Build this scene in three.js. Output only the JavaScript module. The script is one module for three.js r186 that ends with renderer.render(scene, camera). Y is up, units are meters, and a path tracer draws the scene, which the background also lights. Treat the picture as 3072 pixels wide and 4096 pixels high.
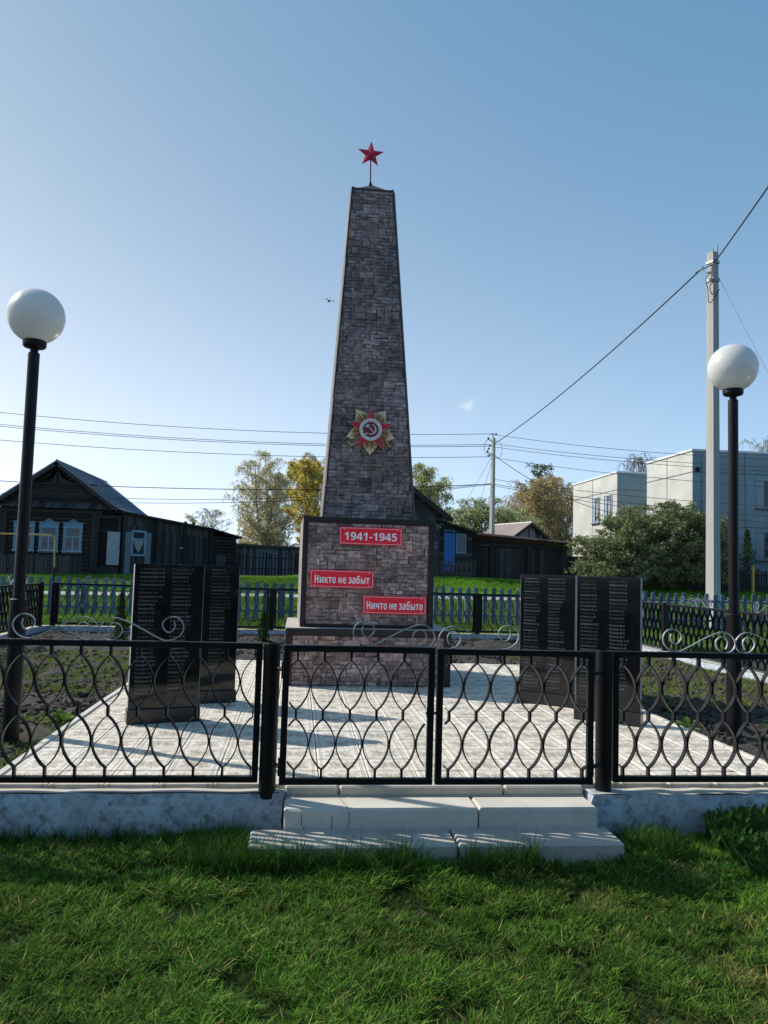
import * as THREE from 'three';
import { mergeGeometries } from 'three/addons/utils/BufferGeometryUtils.js';

// ------------------------------------------------------------------ camera, sky, sun, exposure
const scene = new THREE.Scene();
const camera = new THREE.PerspectiveCamera(66.64, 0.75, 0.05, 3000);
camera.position.set(-0.514, 1.6, 4.727);
camera.rotation.order = 'YXZ';
camera.rotation.set(0.072, -0.1082, 0.029);
scene.add(camera);

const renderer = new THREE.WebGLRenderer({ antialias: true });
renderer.setSize(768, 1024);
renderer.toneMapping = THREE.LinearToneMapping;
renderer.toneMappingExposure = 1.05;
renderer.shadowMap.enabled = true;

const SUN = new THREE.Vector3(-0.696, 0.609, -0.381).normalize();
const CLOUD = new THREE.Vector3(0.209, 0.21, -0.970).normalize();
{
  const W = 2048, H = 1024, d = new Float32Array(W * H * 4), v = new THREE.Vector3();
  const hash = (a, b) => { const s = Math.sin(a * 127.1 + b * 311.7) * 43758.5453; return s - Math.floor(s); };
  const vn = (x, y) => { const i = Math.floor(x), j = Math.floor(y), f = x - i, g = y - j, u = f * f * (3 - 2 * f), w = g * g * (3 - 2 * g);
    return (hash(i, j) * (1 - u) + hash(i + 1, j) * u) * (1 - w) + (hash(i, j + 1) * (1 - u) + hash(i + 1, j + 1) * u) * w; };
  const side = new THREE.Vector3(0, 1, 0).cross(CLOUD).normalize(), up = CLOUD.clone().cross(side);
  for (let j = 0; j < H; j++) {
    const el = ((j + 0.5) / H - 0.5) * Math.PI, y = Math.sin(el), c = Math.cos(el);
    for (let i = 0; i < W; i++) {
      const a = ((i + 0.5) / W - 0.5) * 2 * Math.PI;
      v.set(Math.cos(a) * c, y, Math.sin(a) * c);
      const k = (j * W + i) * 4, e = Math.max(0, el * 180 / Math.PI);
      const ang = Math.acos(Math.min(1, Math.max(-1, v.dot(SUN)))) * 180 / Math.PI;
      const hz = Math.exp(-e / 14), g = Math.exp(-ang / 30), g2 = Math.exp(-ang * ang / 130);
      let r = 0.042 + 0.46 * hz + g * (0.38 + 4.1 * hz) + 1.4 * g2;
      let gg = 0.195 + 0.625 * hz + g * (0.42 + 3.0 * hz) + 1.35 * g2;
      let b = 0.400 + 0.770 * hz + g * (0.36 + 2.15 * hz) + 1.2 * g2;
      const dc = v.dot(CLOUD);
      if (dc > 0.995) {
        const px = v.dot(side) * 57.3 / 0.62, py = v.dot(up) * 57.3 / 0.50, n = vn(px * 2.2 + 9, py * 2.2 + 4) * 0.6 + vn(px * 5, py * 5) * 0.4;
        const m = Math.max(0, Math.min(1, (1.05 - Math.hypot(px, py * (py < 0 ? 1.2 : 1)) + (n - 0.5) * 1.1) * 0.9)) * 0.75;
        r += (0.78 - r) * m; gg += (0.86 - gg) * m; b += (0.93 - b) * m;
      }
      if (el < 0) { r = 0.12; gg = 0.13; b = 0.11; }
      d[k] = r; d[k + 1] = gg; d[k + 2] = b; d[k + 3] = 1;
    }
  }
  const t = new THREE.DataTexture(d, W, H, THREE.RGBAFormat, THREE.FloatType);
  t.mapping = THREE.EquirectangularReflectionMapping; t.magFilter = THREE.LinearFilter; t.needsUpdate = true;
  scene.background = t; scene.environment = t;
}
const sun = new THREE.DirectionalLight(new THREE.Color(1.0, 0.945, 0.86), 5.0);
sun.position.copy(SUN).multiplyScalar(60);
sun.castShadow = true; sun.shadow.mapSize.set(4096, 4096);
Object.assign(sun.shadow.camera, { left: -30, right: 30, top: 30, bottom: -30, near: 1, far: 160 });
scene.add(sun); scene.add(sun.target);

// ------------------------------------------------------------------ helpers
let seed = 7;
const rnd = () => { seed = (seed + 0x6D2B79F5) | 0; let t = Math.imul(seed ^ (seed >>> 15), 1 | seed); t = (t + Math.imul(t ^ (t >>> 7), 61 | t)) ^ t; return ((t ^ (t >>> 14)) >>> 0) / 4294967296; };
const R = (a, b) => a + (b - a) * rnd();
const pick = (a) => a[Math.floor(rnd() * a.length)];
const gauss = () => (rnd() + rnd() + rnd() - 1.5) * 0.82;
const clamp = (x, a, b) => Math.min(b, Math.max(a, x));
const lerp = (a, b, t) => a + (b - a) * t;
const sstep = (a, b, x) => { const t = clamp((x - a) / (b - a), 0, 1); return t * t * (3 - 2 * t); };
// periodic value noise on a p-cell grid
function pnoise(x, y, p, s) {
  const h = (i, j) => { i = ((i % p) + p) % p; j = ((j % p) + p) % p; let n = Math.imul(i + 1, 374761393) ^ Math.imul(j + 1, 668265263) ^ Math.imul(s + 1, 2246822519); n = Math.imul(n ^ (n >>> 13), 1274126177); return ((n ^ (n >>> 16)) >>> 0) / 4294967296; };
  const i = Math.floor(x), j = Math.floor(y), f = x - i, g = y - j, u = f * f * (3 - 2 * f), w = g * g * (3 - 2 * g);
  return lerp(lerp(h(i, j), h(i + 1, j), u), lerp(h(i, j + 1), h(i + 1, j + 1), u), w);
}
function fbm(x, y, p, s, o = 4) { let v = 0, a = 0.5, t = 0; for (let k = 0; k < o; k++) { v += a * pnoise(x, y, p, s + k); t += a; x *= 2; y *= 2; p *= 2; a *= 0.5; } return v / t; }
const s8 = (v) => { v = clamp(v, 0, 1); return Math.round(255 * (v <= 0.0031308 ? 12.92 * v : 1.055 * Math.pow(v, 1 / 2.4) - 0.055)); };
function tex(w, h, fn, srgb = true) {       // fn(u, v) -> linear [r, g, b] or a number
  const d = new Uint8Array(w * h * 4);
  for (let j = 0; j < h; j++) for (let i = 0; i < w; i++) {
    const c = fn(i / w, j / h), k = (j * w + i) * 4, a = Array.isArray(c);
    for (let q = 0; q < 3; q++) { const v = a ? c[q] : c; d[k + q] = srgb ? s8(v) : Math.round(255 * clamp(v, 0, 1)); }
    d[k + 3] = 255;
  }
  const t = new THREE.DataTexture(d, w, h); t.wrapS = t.wrapT = THREE.RepeatWrapping; t.magFilter = t.minFilter = THREE.LinearFilter;
  if (srgb) t.colorSpace = THREE.SRGBColorSpace; t.needsUpdate = true; return t;
}
const rep = (t, x, y) => { const c = t.clone(); c.repeat.set(x, y); c.needsUpdate = true; return c; };
const col = (r, g, b) => new THREE.Color().setRGB(r, g, b);
const mat = (r, g, b, rough = 0.8, o = {}) => new THREE.MeshStandardMaterial({ color: col(r, g, b), roughness: rough, ...o });

const used = {};
const numbered = (n) => { const k = used[n] = (used[n] ?? -1) + 1; return k ? `${n}_${String(k).padStart(3, '0')}` : n; };
const shade = (m) => { m.castShadow = m.receiveShadow = true; return m; };
function tag(o, label, category, group, kind) { o.userData.label = label; if (category) o.userData.category = category; if (group) o.userData.group = group; if (kind) o.userData.kind = kind; return o; }
function thing(name, label, category, [x, y, z] = [0, 0, 0], turn = 0, group) {
  const o = new THREE.Group(); o.name = numbered(name); o.position.set(x, y, z); o.rotation.y = turn; scene.add(o);
  return tag(o, label, category, group);
}
function part(name, g, m, parent) { const o = shade(new THREE.Mesh(Array.isArray(g) ? mergeGeometries(g) : g, m)); o.name = name; parent.add(o); return o; }
function struct(name, g, m) { const o = shade(new THREE.Mesh(Array.isArray(g) ? mergeGeometries(g) : g, m)); o.name = numbered(name); o.userData.kind = 'structure'; scene.add(o); return o; }
const node = (name, parent) => { const g = new THREE.Group(); g.name = name; parent.add(g); return g; };
// chamfered box, uv in metres, base corner form: x0,x1,y0,y1,z0,z1
function cbox(x0, x1, y0, y1, z0, z1, c = 0.004) {
  const P = [], U = [], sx = (x1 - x0) / 2, sy = (y1 - y0) / 2, sz = (z1 - z0) / 2; c = Math.min(c, sx * 0.45, sy * 0.45, sz * 0.45);
  const cx = (x0 + x1) / 2, cy = (y0 + y1) / 2, cz = (z0 + z1) / 2, ou = rnd() * 7, ov = rnd() * 7;
  const tri = (a, b, d) => { for (const p of [a, b, d]) P.push(cx + p[0], cy + p[1], cz + p[2]);
    const n = [Math.abs((b[1] - a[1]) * (d[2] - a[2]) - (b[2] - a[2]) * (d[1] - a[1])), Math.abs((b[2] - a[2]) * (d[0] - a[0]) - (b[0] - a[0]) * (d[2] - a[2])), Math.abs((b[0] - a[0]) * (d[1] - a[1]) - (b[1] - a[1]) * (d[0] - a[0]))];
    for (const p of [a, b, d]) n[2] >= n[0] && n[2] >= n[1] ? U.push(p[0] + ou, p[1] + ov) : n[1] >= n[0] ? U.push(p[0] + ou, p[2] + ov) : U.push(p[2] + ou, p[1] + ov); };
  const S = [sx, sy, sz];
  const face = (ax, sg) => { const [b, d] = [(ax + 1) % 3, (ax + 2) % 3], v = [[-1, -1], [1, -1], [1, 1], [-1, 1]].map(([p, q]) => { const r = []; r[ax] = sg * S[ax]; r[b] = p * (S[b] - c); r[d] = q * (S[d] - c); return r; });
    sg > 0 ? (tri(v[0], v[1], v[2]), tri(v[0], v[2], v[3])) : (tri(v[0], v[2], v[1]), tri(v[0], v[3], v[2])); };
  for (const ax of [0, 1, 2]) for (const sg of [-1, 1]) face(ax, sg);
  if (c > 0) {
    const pt = (ax, s) => { const r = [0, 1, 2].map((q) => s[q] * (S[q] - (q === ax ? 0 : c))); return r; };
    const out = (a, b, d) => { const nx = (b[1] - a[1]) * (d[2] - a[2]) - (b[2] - a[2]) * (d[1] - a[1]), ny = (b[2] - a[2]) * (d[0] - a[0]) - (b[0] - a[0]) * (d[2] - a[2]), nz = (b[0] - a[0]) * (d[1] - a[1]) - (b[1] - a[1]) * (d[0] - a[0]);
      nx * (a[0] + b[0] + d[0]) + ny * (a[1] + b[1] + d[1]) + nz * (a[2] + b[2] + d[2]) >= 0 ? tri(a, b, d) : tri(a, d, b); };
    for (let ax = 0; ax < 3; ax++) { const b = (ax + 1) % 3, d = (ax + 2) % 3;
      for (const p of [-1, 1]) for (const q of [-1, 1]) { const s0 = [], s1 = []; s0[ax] = -1; s1[ax] = 1; s0[b] = s1[b] = p; s0[d] = s1[d] = q;
        const a0 = pt(b, s0), a1 = pt(b, s1), c0 = pt(d, s0), c1 = pt(d, s1); out(a0, a1, c1); out(a0, c1, c0); } }
    for (const a of [-1, 1]) for (const b of [-1, 1]) for (const d of [-1, 1]) { const s = [a, b, d]; out(pt(0, s), pt(1, s), pt(2, s)); }
  }
  const g = new THREE.BufferGeometry(); g.setAttribute('position', new THREE.Float32BufferAttribute(P, 3)); g.setAttribute('uv', new THREE.Float32BufferAttribute(U, 2)); g.computeVertexNormals(); return g;
}
function rod(a, b, r0, r1 = r0, seg = 6, caps = false) {   // tapered bar between two points
  const A = new THREE.Vector3(...a), B = new THREE.Vector3(...b), L = A.distanceTo(B);
  const g = new THREE.CylinderGeometry(r1, r0, L, seg, 1, !caps).toNonIndexed();
  g.translate(0, L / 2, 0); g.applyQuaternion(new THREE.Quaternion().setFromUnitVectors(new THREE.Vector3(0, 1, 0), B.clone().sub(A).normalize())); g.translate(...a); return g;
}
function quadGeo(list) { // list of quads [a,b,c,d]; uv 0..1
  const P = [], U = []; for (const [a, b, c, d] of list) { P.push(...a, ...b, ...c, ...a, ...c, ...d); U.push(0, 0, 1, 0, 1, 1, 0, 0, 1, 1, 0, 1); }
  const g = new THREE.BufferGeometry(); g.setAttribute('position', new THREE.Float32BufferAttribute(P, 3)); g.setAttribute('uv', new THREE.Float32BufferAttribute(U, 2)); g.computeVertexNormals(); return g;
}
function extr(pts, depth, bevel = 0, z = 0, curve = 6) { const s = pts instanceof THREE.Shape ? pts : new THREE.Shape(pts.map((p) => new THREE.Vector2(...p)));
  const g = new THREE.ExtrudeGeometry(s, { depth, bevelEnabled: bevel > 0, bevelThickness: bevel, bevelSize: bevel, bevelSegments: 1, curveSegments: curve }); g.translate(0, 0, z); return g; }
const ground = (x, z) => {        // the land: flat round the memorial, a road bed, then a bank up to the houses
  const r = clamp(0.19 + 0.012 * x, 0, 0.42), v = clamp(0.86 + 0.018 * x, 0.55, 1.02);
  if (z > -18) return 0; if (z > -29) return lerp(0, r, sstep(-18, -29, z)); if (z > -34) return r; return lerp(r, v, sstep(-34, -39, z));
};

// ------------------------------------------------------------------ textures and materials
const rockT = tex(512, 512, (u, v) => {
  const n = fbm(u * 10, v * 10, 10, 3, 5), m = fbm(u * 34, v * 60, 2, 9, 3), w = Math.abs(fbm(u * 6 + n, v * 12 + n, 6, 21, 4) - 0.5);
  let k = 0.60 + 1.25 * (n - 0.5) + 0.7 * (m - 0.5); if (w < 0.018) k += 0.45; if (w > 0.10) k *= 0.78;
  const rib = Math.abs(((u * 8) % 1) - 0.5); if (rib > 0.46) k *= 0.72;          // the shallow ribs of the sheet under the stone facing
  return [k, k * 0.985, k * 0.97];
});
const concT = tex(512, 512, (u, v) => { const n = fbm(u * 6, v * 6, 6, 5, 6), f = pnoise(u * 180, v * 180, 180, 8); const k = 0.84 + 0.32 * (n - 0.5) + 0.16 * (f - 0.5); return [k, k * 0.99, k * 0.97]; });
const washT = tex(512, 512, (u, v) => {   // whitewash flaking off a concrete kerb
  const n = fbm(u * 5, v * 5, 5, 31, 5), f = fbm(u * 40, v * 40, 40, 40, 4), p = sstep(0.48, 0.64, n * 0.46 + f * 0.58) * 0.5 + sstep(0.60, 0.65, fbm(u * 22, v * 22, 22, 44, 4)) * 0.4;
  const k = 0.82 + 0.75 * (fbm(u * 7, v * 7, 7, 50, 5) - 0.5); return [lerp(0.47 * k, 0.20, p), lerp(0.54 * k, 0.20, p), lerp(0.61 * k, 0.20, p)];
});
const woodT = tex(256, 512, (u, v) => { const n = fbm(u * 24 + 3 * pnoise(u * 3, v * 3, 3, 4), v * 3, 24, 11, 4), s = fbm(u * 4, v * 4, 4, 14, 4); const k = 0.75 + 0.75 * (n - 0.5) + 0.6 * (s - 0.5); return [k, k * 0.98, k * 0.96]; });
const soilT = tex(512, 512, (u, v) => { const n = fbm(u * 8, v * 8, 8, 60, 6), f = pnoise(u * 120, v * 120, 120, 61), k = 0.5 + 1.2 * (n - 0.5) + 0.5 * (f - 0.5); return [0.046 * k + 0.008, 0.036 * k + 0.007, 0.028 * k + 0.006]; });
const landT = tex(512, 512, (u, v) => { const n = fbm(u * 8, v * 8, 8, 70, 6), f = pnoise(u * 150, v * 150, 150, 71), k = 0.7 + 0.9 * (n - 0.5) + 0.5 * (f - 0.5); return [0.026 * k, 0.040 * k, 0.012 * k]; });
const plasterT = tex(512, 512, (u, v) => { const n = fbm(u * 5, v * 5, 5, 120, 5), st = fbm(u * 40, v * 3, 1, 130, 3), p = fbm(u * 60, v * 60, 60, 140, 2), k = 0.88 + 0.35 * (n - 0.5) + 0.16 * (st - 0.5) - (p > 0.72 ? 0.12 : 0); return [k, k * 0.995, k * 0.98]; });
const bumpT = tex(256, 256, (u, v) => 0.5 + 0.8 * (fbm(u * 16, v * 16, 16, 80, 4) - 0.5), false);

const M = {
  stone: mat(0.58, 0.485, 0.47, 0.72, { map: rockT, vertexColors: true, bumpMap: rockT, bumpScale: 0.003 }),
  sheet: mat(0.46, 0.41, 0.40, 0.6, { map: rockT }),
  mortar: mat(0.055, 0.045, 0.044, 0.9),
  trim: mat(0.020, 0.015, 0.015, 0.45),
  ledge: mat(0.50, 0.46, 0.42, 0.75, { map: rep(concT, 1, 1) }),
  iron: new THREE.MeshPhysicalMaterial({ color: col(0.006, 0.006, 0.008), roughness: 0.40, specularIntensity: 0.5, bumpMap: rep(bumpT, 14, 14), bumpScale: 0.0012 }),
  silver: mat(0.46, 0.47, 0.49, 0.42, { metalness: 0.75, bumpMap: rep(bumpT, 20, 20), bumpScale: 0.0006 }),
  conc: mat(0.66, 0.62, 0.55, 0.9, { map: concT, bumpMap: bumpT, bumpScale: 0.002 }),
  topc: mat(0.60, 0.54, 0.47, 0.95, { map: rep(concT, 1.5, 1.5), bumpMap: rep(concT, 2, 2), bumpScale: 0.006 }),
  wash: mat(1, 1, 1, 0.92, { map: rep(washT, 1.1, 1.1), bumpMap: rep(washT, 1.1, 1.1), bumpScale: 0.006 }),
  soil: mat(1, 1, 1, 1, { map: rep(soilT, 0.8, 0.8), bumpMap: rep(soilT, 0.8, 0.8), bumpScale: 0.05 }),
  land: mat(1, 1, 1, 1, { map: rep(landT, 0.5, 0.5), bumpMap: rep(bumpT, 2, 2), bumpScale: 0.03 }),
  road: mat(0.40, 0.38, 0.36, 0.95, { map: rep(concT, 0.4, 0.4) }),
  granite: new THREE.MeshPhysicalMaterial({ color: col(0.010, 0.011, 0.014), roughness: 0.06, specularIntensity: 1, ior: 1.5 }),
  graniteEdge: mat(0.30, 0.31, 0.33, 0.5),
  red: mat(0.85, 0.02, 0.05, 0.35), redStar: mat(0.62, 0.018, 0.05, 0.4),
  gold: mat(0.70, 0.46, 0.18, 0.4), goldDark: mat(0.24, 0.10, 0.025, 0.5), cream: mat(0.82, 0.70, 0.42, 0.5), white: mat(0.72, 0.73, 0.70, 0.5), maroon: mat(0.20, 0.008, 0.016, 0.35), steel: mat(0.62, 0.56, 0.52, 0.4),
  globe: new THREE.MeshPhysicalMaterial({ color: col(0.88, 0.88, 0.85), roughness: 0.30, map: rep(tex(256, 256, (u, v) => 0.90 + 0.16 * (fbm(u * 6, v * 6, 6, 200, 4) - 0.4)), 1, 1), transmission: 0.30, thickness: 0, specularIntensity: 0.8 }),
  polec: mat(0.50, 0.49, 0.47, 0.9, { map: rep(concT, 1, 0.5) }),
  blueFence: mat(0.16, 0.27, 0.36, 0.75, { map: rep(woodT, 3, 1) }),
  tin: mat(0.30, 0.35, 0.42, 0.42, { metalness: 0.35, map: rep(concT, 0.4, 0.4) }),
  slate: mat(0.40, 0.33, 0.305, 0.85, { map: rep(concT, 0.6, 0.6) }),
  rust: mat(0.10, 0.06, 0.055, 0.7, { map: rep(concT, 0.5, 0.5) }),
  casing: mat(0.13, 0.25, 0.35, 0.6), casingLight: mat(0.26, 0.38, 0.47, 0.6),
  glass: new THREE.MeshPhysicalMaterial({ color: col(0.03, 0.04, 0.055), roughness: 0.04, specularIntensity: 1 }),
  curtain: mat(0.30, 0.33, 0.36, 0.9), dark: mat(0.008, 0.008, 0.009, 0.9), door: mat(0.30, 0.34, 0.38, 0.7), blueDoor: mat(0.022, 0.13, 0.42, 0.6), greyWood: mat(0.17, 0.21, 0.25, 0.8),
  plaster: mat(0.54, 0.54, 0.51, 0.92, { map: rep(plasterT, 0.2, 0.2), bumpMap: rep(bumpT, 1, 1), bumpScale: 0.004 }), plasterShade: mat(0.26, 0.36, 0.40, 0.92, { map: rep(plasterT, 0.2, 0.2), bumpMap: rep(bumpT, 1, 1), bumpScale: 0.004 }), seam: mat(0.12, 0.12, 0.12, 0.9), coping: mat(0.66, 0.70, 0.74, 0.5),
  yellow: mat(0.40, 0.29, 0.05, 0.5), wire: mat(0.012, 0.012, 0.014, 0.6), wireLight: mat(0.55, 0.57, 0.6, 0.5), insul: mat(0.05, 0.035, 0.03, 0.3), brownBoard: mat(0.13, 0.10, 0.08, 0.85, { map: rep(woodT, 3, 1) }),
};
const wood = [0.026, 0.038, 0.056, 0.092].map((k) => mat(k * 0.98, k * 0.99, k * 1.03, 0.9, { map: rep(woodT, 2.5, 0.7) }));
const woodH = [0.024, 0.031, 0.044].map((k) => mat(k * 1.03, k * 0.98, k * 0.97, 0.9, { map: (() => { const t = rep(woodT, 2, 0.8); t.rotation = Math.PI / 2; return t; })() }));
const leafMat = (r = 0.9) => new THREE.MeshPhysicalMaterial({ color: 0xffffff, vertexColors: true, roughness: r, side: THREE.DoubleSide, transmission: 0.30, thickness: 0, specularIntensity: 0.25 });
const bark = mat(0.16, 0.14, 0.12, 0.95, { map: rep(woodT, 2, 1) });
const birchBark = mat(0.42, 0.40, 0.37, 0.9, { map: rep(woodT, 2, 1) });

// ------------------------------------------------------------------ land, road, beds
{
  const xs = [], zs = [];
  for (let x = -900; x < -60; x += 105) xs.push(x); for (let x = -60; x <= 60; x += 1.5) xs.push(x); for (let x = 165; x <= 900; x += 105) xs.push(x);
  for (let z = -1200; z < -70; z += 113) zs.push(z); for (let z = -70; z < -16; z += 0.75) zs.push(z); for (let z = -16; z <= 14; z += 2.5) zs.push(z); for (let z = 60; z < 400; z += 60) zs.push(z);
  const P = [], U = [], I = [];
  zs.forEach((z) => xs.forEach((x) => { P.push(x, ground(x, z) + (z < -18.5 && z > -29 || z < -34.5 ? 0.05 * (pnoise(x * 0.4, z * 0.4, 999, 5) - 0.5) : 0), z); U.push(x, z); }));
  for (let j = 0; j < zs.length - 1; j++) for (let i = 0; i < xs.length - 1; i++) { const a = j * xs.length + i, b = a + 1, c = a + xs.length, d = c + 1; I.push(a, c, b, b, c, d); }
  const g = new THREE.BufferGeometry(); g.setAttribute('position', new THREE.Float32BufferAttribute(P, 3)); g.setAttribute('uv', new THREE.Float32BufferAttribute(U, 2)); g.setIndex(I); g.computeVertexNormals();
  struct('ground', g, M.land);
  const q = []; for (let x = -70; x < 70; x += 2) q.push([[x, ground(x, -33.6) + 0.034, -29.4], [x + 2, ground(x + 2, -33.6) + 0.034, -29.4], [x + 2, ground(x + 2, -33.6) + 0.034, -33.5], [x, ground(x, -33.6) + 0.034, -33.5]]);
  struct('road', quadGeo(q), M.road);
}
function bed(x0, x1, z0, z1, s) {
  const n = Math.ceil((x1 - x0) / 0.09), m = Math.ceil((z1 - z0) / 0.09), g = new THREE.PlaneGeometry(x1 - x0, z1 - z0, n, m); g.rotateX(-Math.PI / 2); g.translate((x0 + x1) / 2, 0, (z0 + z1) / 2);
  const p = g.attributes.position, u = g.attributes.uv;
  for (let i = 0; i < p.count; i++) { const x = p.getX(i), z = p.getZ(i), e = Math.min(x - x0, x1 - x, z - z0, z1 - z); p.setY(i, 0.215 + sstep(0, 0.15, e) * (0.09 * (pnoise(x * 3, z * 3, 999, s) - 0.5) + 0.085 * (pnoise(x * 11, z * 11, 999, s + 1) - 0.5))); u.setXY(i, x, z); }
  g.computeVertexNormals(); struct('soil', g, M.soil);
}
const PX0 = -2.216, TS = 0.3135, NX = 16, PX1 = PX0 + NX * TS, PZ0 = -0.06, TD = 0.303, NZ = 20, PZ1 = PZ0 - NZ * TD;
bed(-5.3, PX0 - 0.06, -11, -0.08, 4); bed(PX1 + 0.06, 5.75, -11, -0.14, 8); bed(PX0 - 0.06, PX1 + 0.06, -11, PZ1 - 0.06, 12);

// ------------------------------------------------------------------ pavement of patterned concrete tiles
function flowerCanvas(bump) {
  const S = 512, c = document.createElement('canvas'); c.width = c.height = S; const x = c.getContext('2d');
  x.fillStyle = bump ? '#909090' : '#dcd8d0'; x.fillRect(0, 0, S, S);
  const ln = (a, b, w, f) => { x.fillStyle = f; x.fillRect(a, 0, w, S); };
  const D = bump ? '#505050' : '#b5aca0', E = bump ? '#303030' : '#9c9488';
  for (const a of [34, 52]) { ln(a, 0, 9, D); ln(S - a - 9, 0, 9, D); }
  for (const b of [34, S - 46]) { x.fillStyle = D; x.fillRect(62, b, S - 124, 11); }
  x.save(); x.translate(S / 2, S / 2);
  const petal = (ang, len, wd, off) => { x.save(); x.rotate(ang); x.beginPath(); x.moveTo(off, 0); x.bezierCurveTo(off + len * 0.25, -wd, off + len * 0.7, -wd, off + len, 0); x.bezierCurveTo(off + len * 0.7, wd, off + len * 0.25, wd, off, 0); x.closePath(); x.fillStyle = bump ? '#c8c8c8' : '#d2cbc0'; x.fill(); x.lineWidth = 8; x.strokeStyle = E; x.stroke(); x.restore(); };
  for (let k = 0; k < 4; k++) { petal(k * Math.PI / 2, 88, 36, 34); for (const d of [-0.36, 0, 0.36]) petal(Math.PI / 4 + k * Math.PI / 2 + d, d ? 130 : 165, 24, 48); }
  x.beginPath(); x.arc(0, 0, 30, 0, 7); x.lineWidth = 9; x.strokeStyle = E; x.stroke(); x.restore();
  const im = x.getImageData(0, 0, S, S);
  for (let j = 0; j < S; j++) for (let i = 0; i < S; i++) { const k = (j * S + i) * 4, n = 1 + 0.16 * (pnoise(i / 64, j / 64, 8, 90) - 0.5) + 0.10 * (pnoise(i / 3, j / 3, 512, 91) - 0.5); for (let q = 0; q < 3; q++) im.data[k + q] = clamp(im.data[k + q] * (bump ? 1 + (n - 1) * 0.6 : n), 0, 255); }
  x.putImageData(im, 0, 0);
  const t = new THREE.CanvasTexture(c); if (!bump) t.colorSpace = THREE.SRGBColorSpace; t.wrapS = t.wrapT = THREE.RepeatWrapping; return t;
}
{
  const cm = flowerCanvas(false), bm = flowerCanvas(true);
  const ms = [[0.95, 0.90, 0.83], [0.90, 0.85, 0.785], [0.94, 0.87, 0.81], [0.86, 0.83, 0.78], [0.95, 0.92, 0.87]].map(([r, g, b]) => mat(r, g, b, 0.85, { map: cm, bumpMap: bm, bumpScale: 0.006 }));
  const pave = new THREE.Group(); pave.name = numbered('pavement'); pave.userData.kind = 'structure'; scene.add(pave);
  const gs = [0, 1, 2].map((k) => { const g = cbox(-TS / 2 + 0.003, TS / 2 - 0.003, -0.05, 0, -TD / 2 + 0.0025, TD / 2 - 0.0025, 0.004), p = g.attributes.position, u = g.attributes.uv; for (let i = 0; i < p.count; i++) u.setXY(i, p.getX(i) / TS + 0.5, p.getZ(i) / TD + 0.5); return g; });
  for (let j = 0; j < NZ; j++) for (let i = 0; i < NX; i++) {
    const x = PX0 + (i + 0.5) * TS, z = PZ0 - (j + 0.5) * TD;
    if (x > -0.45 && x < 1.05 && z < -4.15 && z > -5.4) continue;         // under the monument
    const t = part('tile', pick(gs), pick(ms), pave); t.position.set(x, 0.3 + R(-0.004, 0.003), z); t.rotation.set(R(-0.008, 0.008), Math.floor(rnd() * 2) * Math.PI, R(-0.006, 0.006));
  }
  part('bedding', cbox(PX0 - 0.05, PX1 + 0.05, 0.05, 0.252, PZ1 - 0.05, PZ0 + 0.03, 0), mat(0.34, 0.31, 0.27, 0.95, { map: concT }), pave);
  for (const [x0, x1] of [[PX0 - 0.062, PX0 - 0.004], [PX1 + 0.004, PX1 + 0.062]]) for (let k = 0; k < 6; k++) part('edging_stone', cbox(x0, x1, 0.1, 0.31 + R(-0.003, 0.003), PZ0 - k * 1.01 - 1.004, PZ0 - k * 1.01, 0.008), M.conc, pave);
}

// ------------------------------------------------------------------ low whitewashed walls and the entrance step
function lowWall(label, x0, x1, z0, z1, top, group) {
  const t = thing('low_wall', label, 'wall', [(x0 + x1) / 2, 0, (z0 + z1) / 2]), w = x1 - x0, d = z1 - z0;
  const g = new THREE.BoxGeometry(w, top + 0.25, d, Math.max(2, Math.round(w / 0.05)), 10, Math.max(2, Math.round(d / 0.05))), p = g.attributes.position, u = g.attributes.uv, n = g.attributes.normal;
  for (let i = 0; i < p.count; i++) {
    const x = p.getX(i), y = p.getY(i), z = p.getZ(i), X = x + (x0 + x1) / 2, Z = z + (z0 + z1) / 2;
    const k = (pnoise(X * 5 + y * 6, Z * 5 - y * 4, 999, 33) - 0.5) * 0.026 + (pnoise(X * 19 + y * 17, Z * 19, 999, 34) - 0.5) * 0.010;
    if (Math.abs(n.getY(i)) > 0.5) u.setXY(i, X, Z); else if (Math.abs(n.getZ(i)) > 0.5) u.setXY(i, X, y); else u.setXY(i, Z, y);
    const ed = y > top / 2 + 0.1 ? 0.012 : 0;     // rounded-off arris
    p.setXYZ(i, x + (Math.abs(x) > w / 2 - 0.001 ? k - Math.sign(x) * ed : 0), y + (top - 0.25) / 2 + (y > 0 ? k * 0.6 : 0), z + (Math.abs(z) > d / 2 - 0.001 ? k - Math.sign(z) * ed : 0));
  }
  g.computeVertexNormals(); part('wall', g, M.wash, t);
  const tg = new THREE.PlaneGeometry(w - 0.02, d - 0.02, Math.max(2, Math.round(w / 0.08)), 3); tg.rotateX(-Math.PI / 2); { const q = tg.attributes.position, uu = tg.attributes.uv; for (let i = 0; i < q.count; i++) { const X = q.getX(i) + (x0 + x1) / 2, Z = q.getZ(i) + (z0 + z1) / 2; q.setY(i, top + 0.006 + 0.012 * (pnoise(X * 9, Z * 9, 999, 35) - 0.5)); uu.setXY(i, X, Z); } tg.computeVertexNormals(); } part('wall_top', tg, M.topc, t); return t;
}
lowWall('blue-white flaking kerb wall along the lawn, left of the gate steps', -5.5, -0.545, -0.045, 0.05, 0.272);
lowWall('flaking whitewashed kerb wall along the lawn, right of the gate steps', 1.29, 6.0, -0.045, 0.10, 0.272);
lowWall('long whitewashed kerb wall under the far fence behind the monument', -5.5, 6.05, -11.22, -11.0, 0.30);
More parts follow.
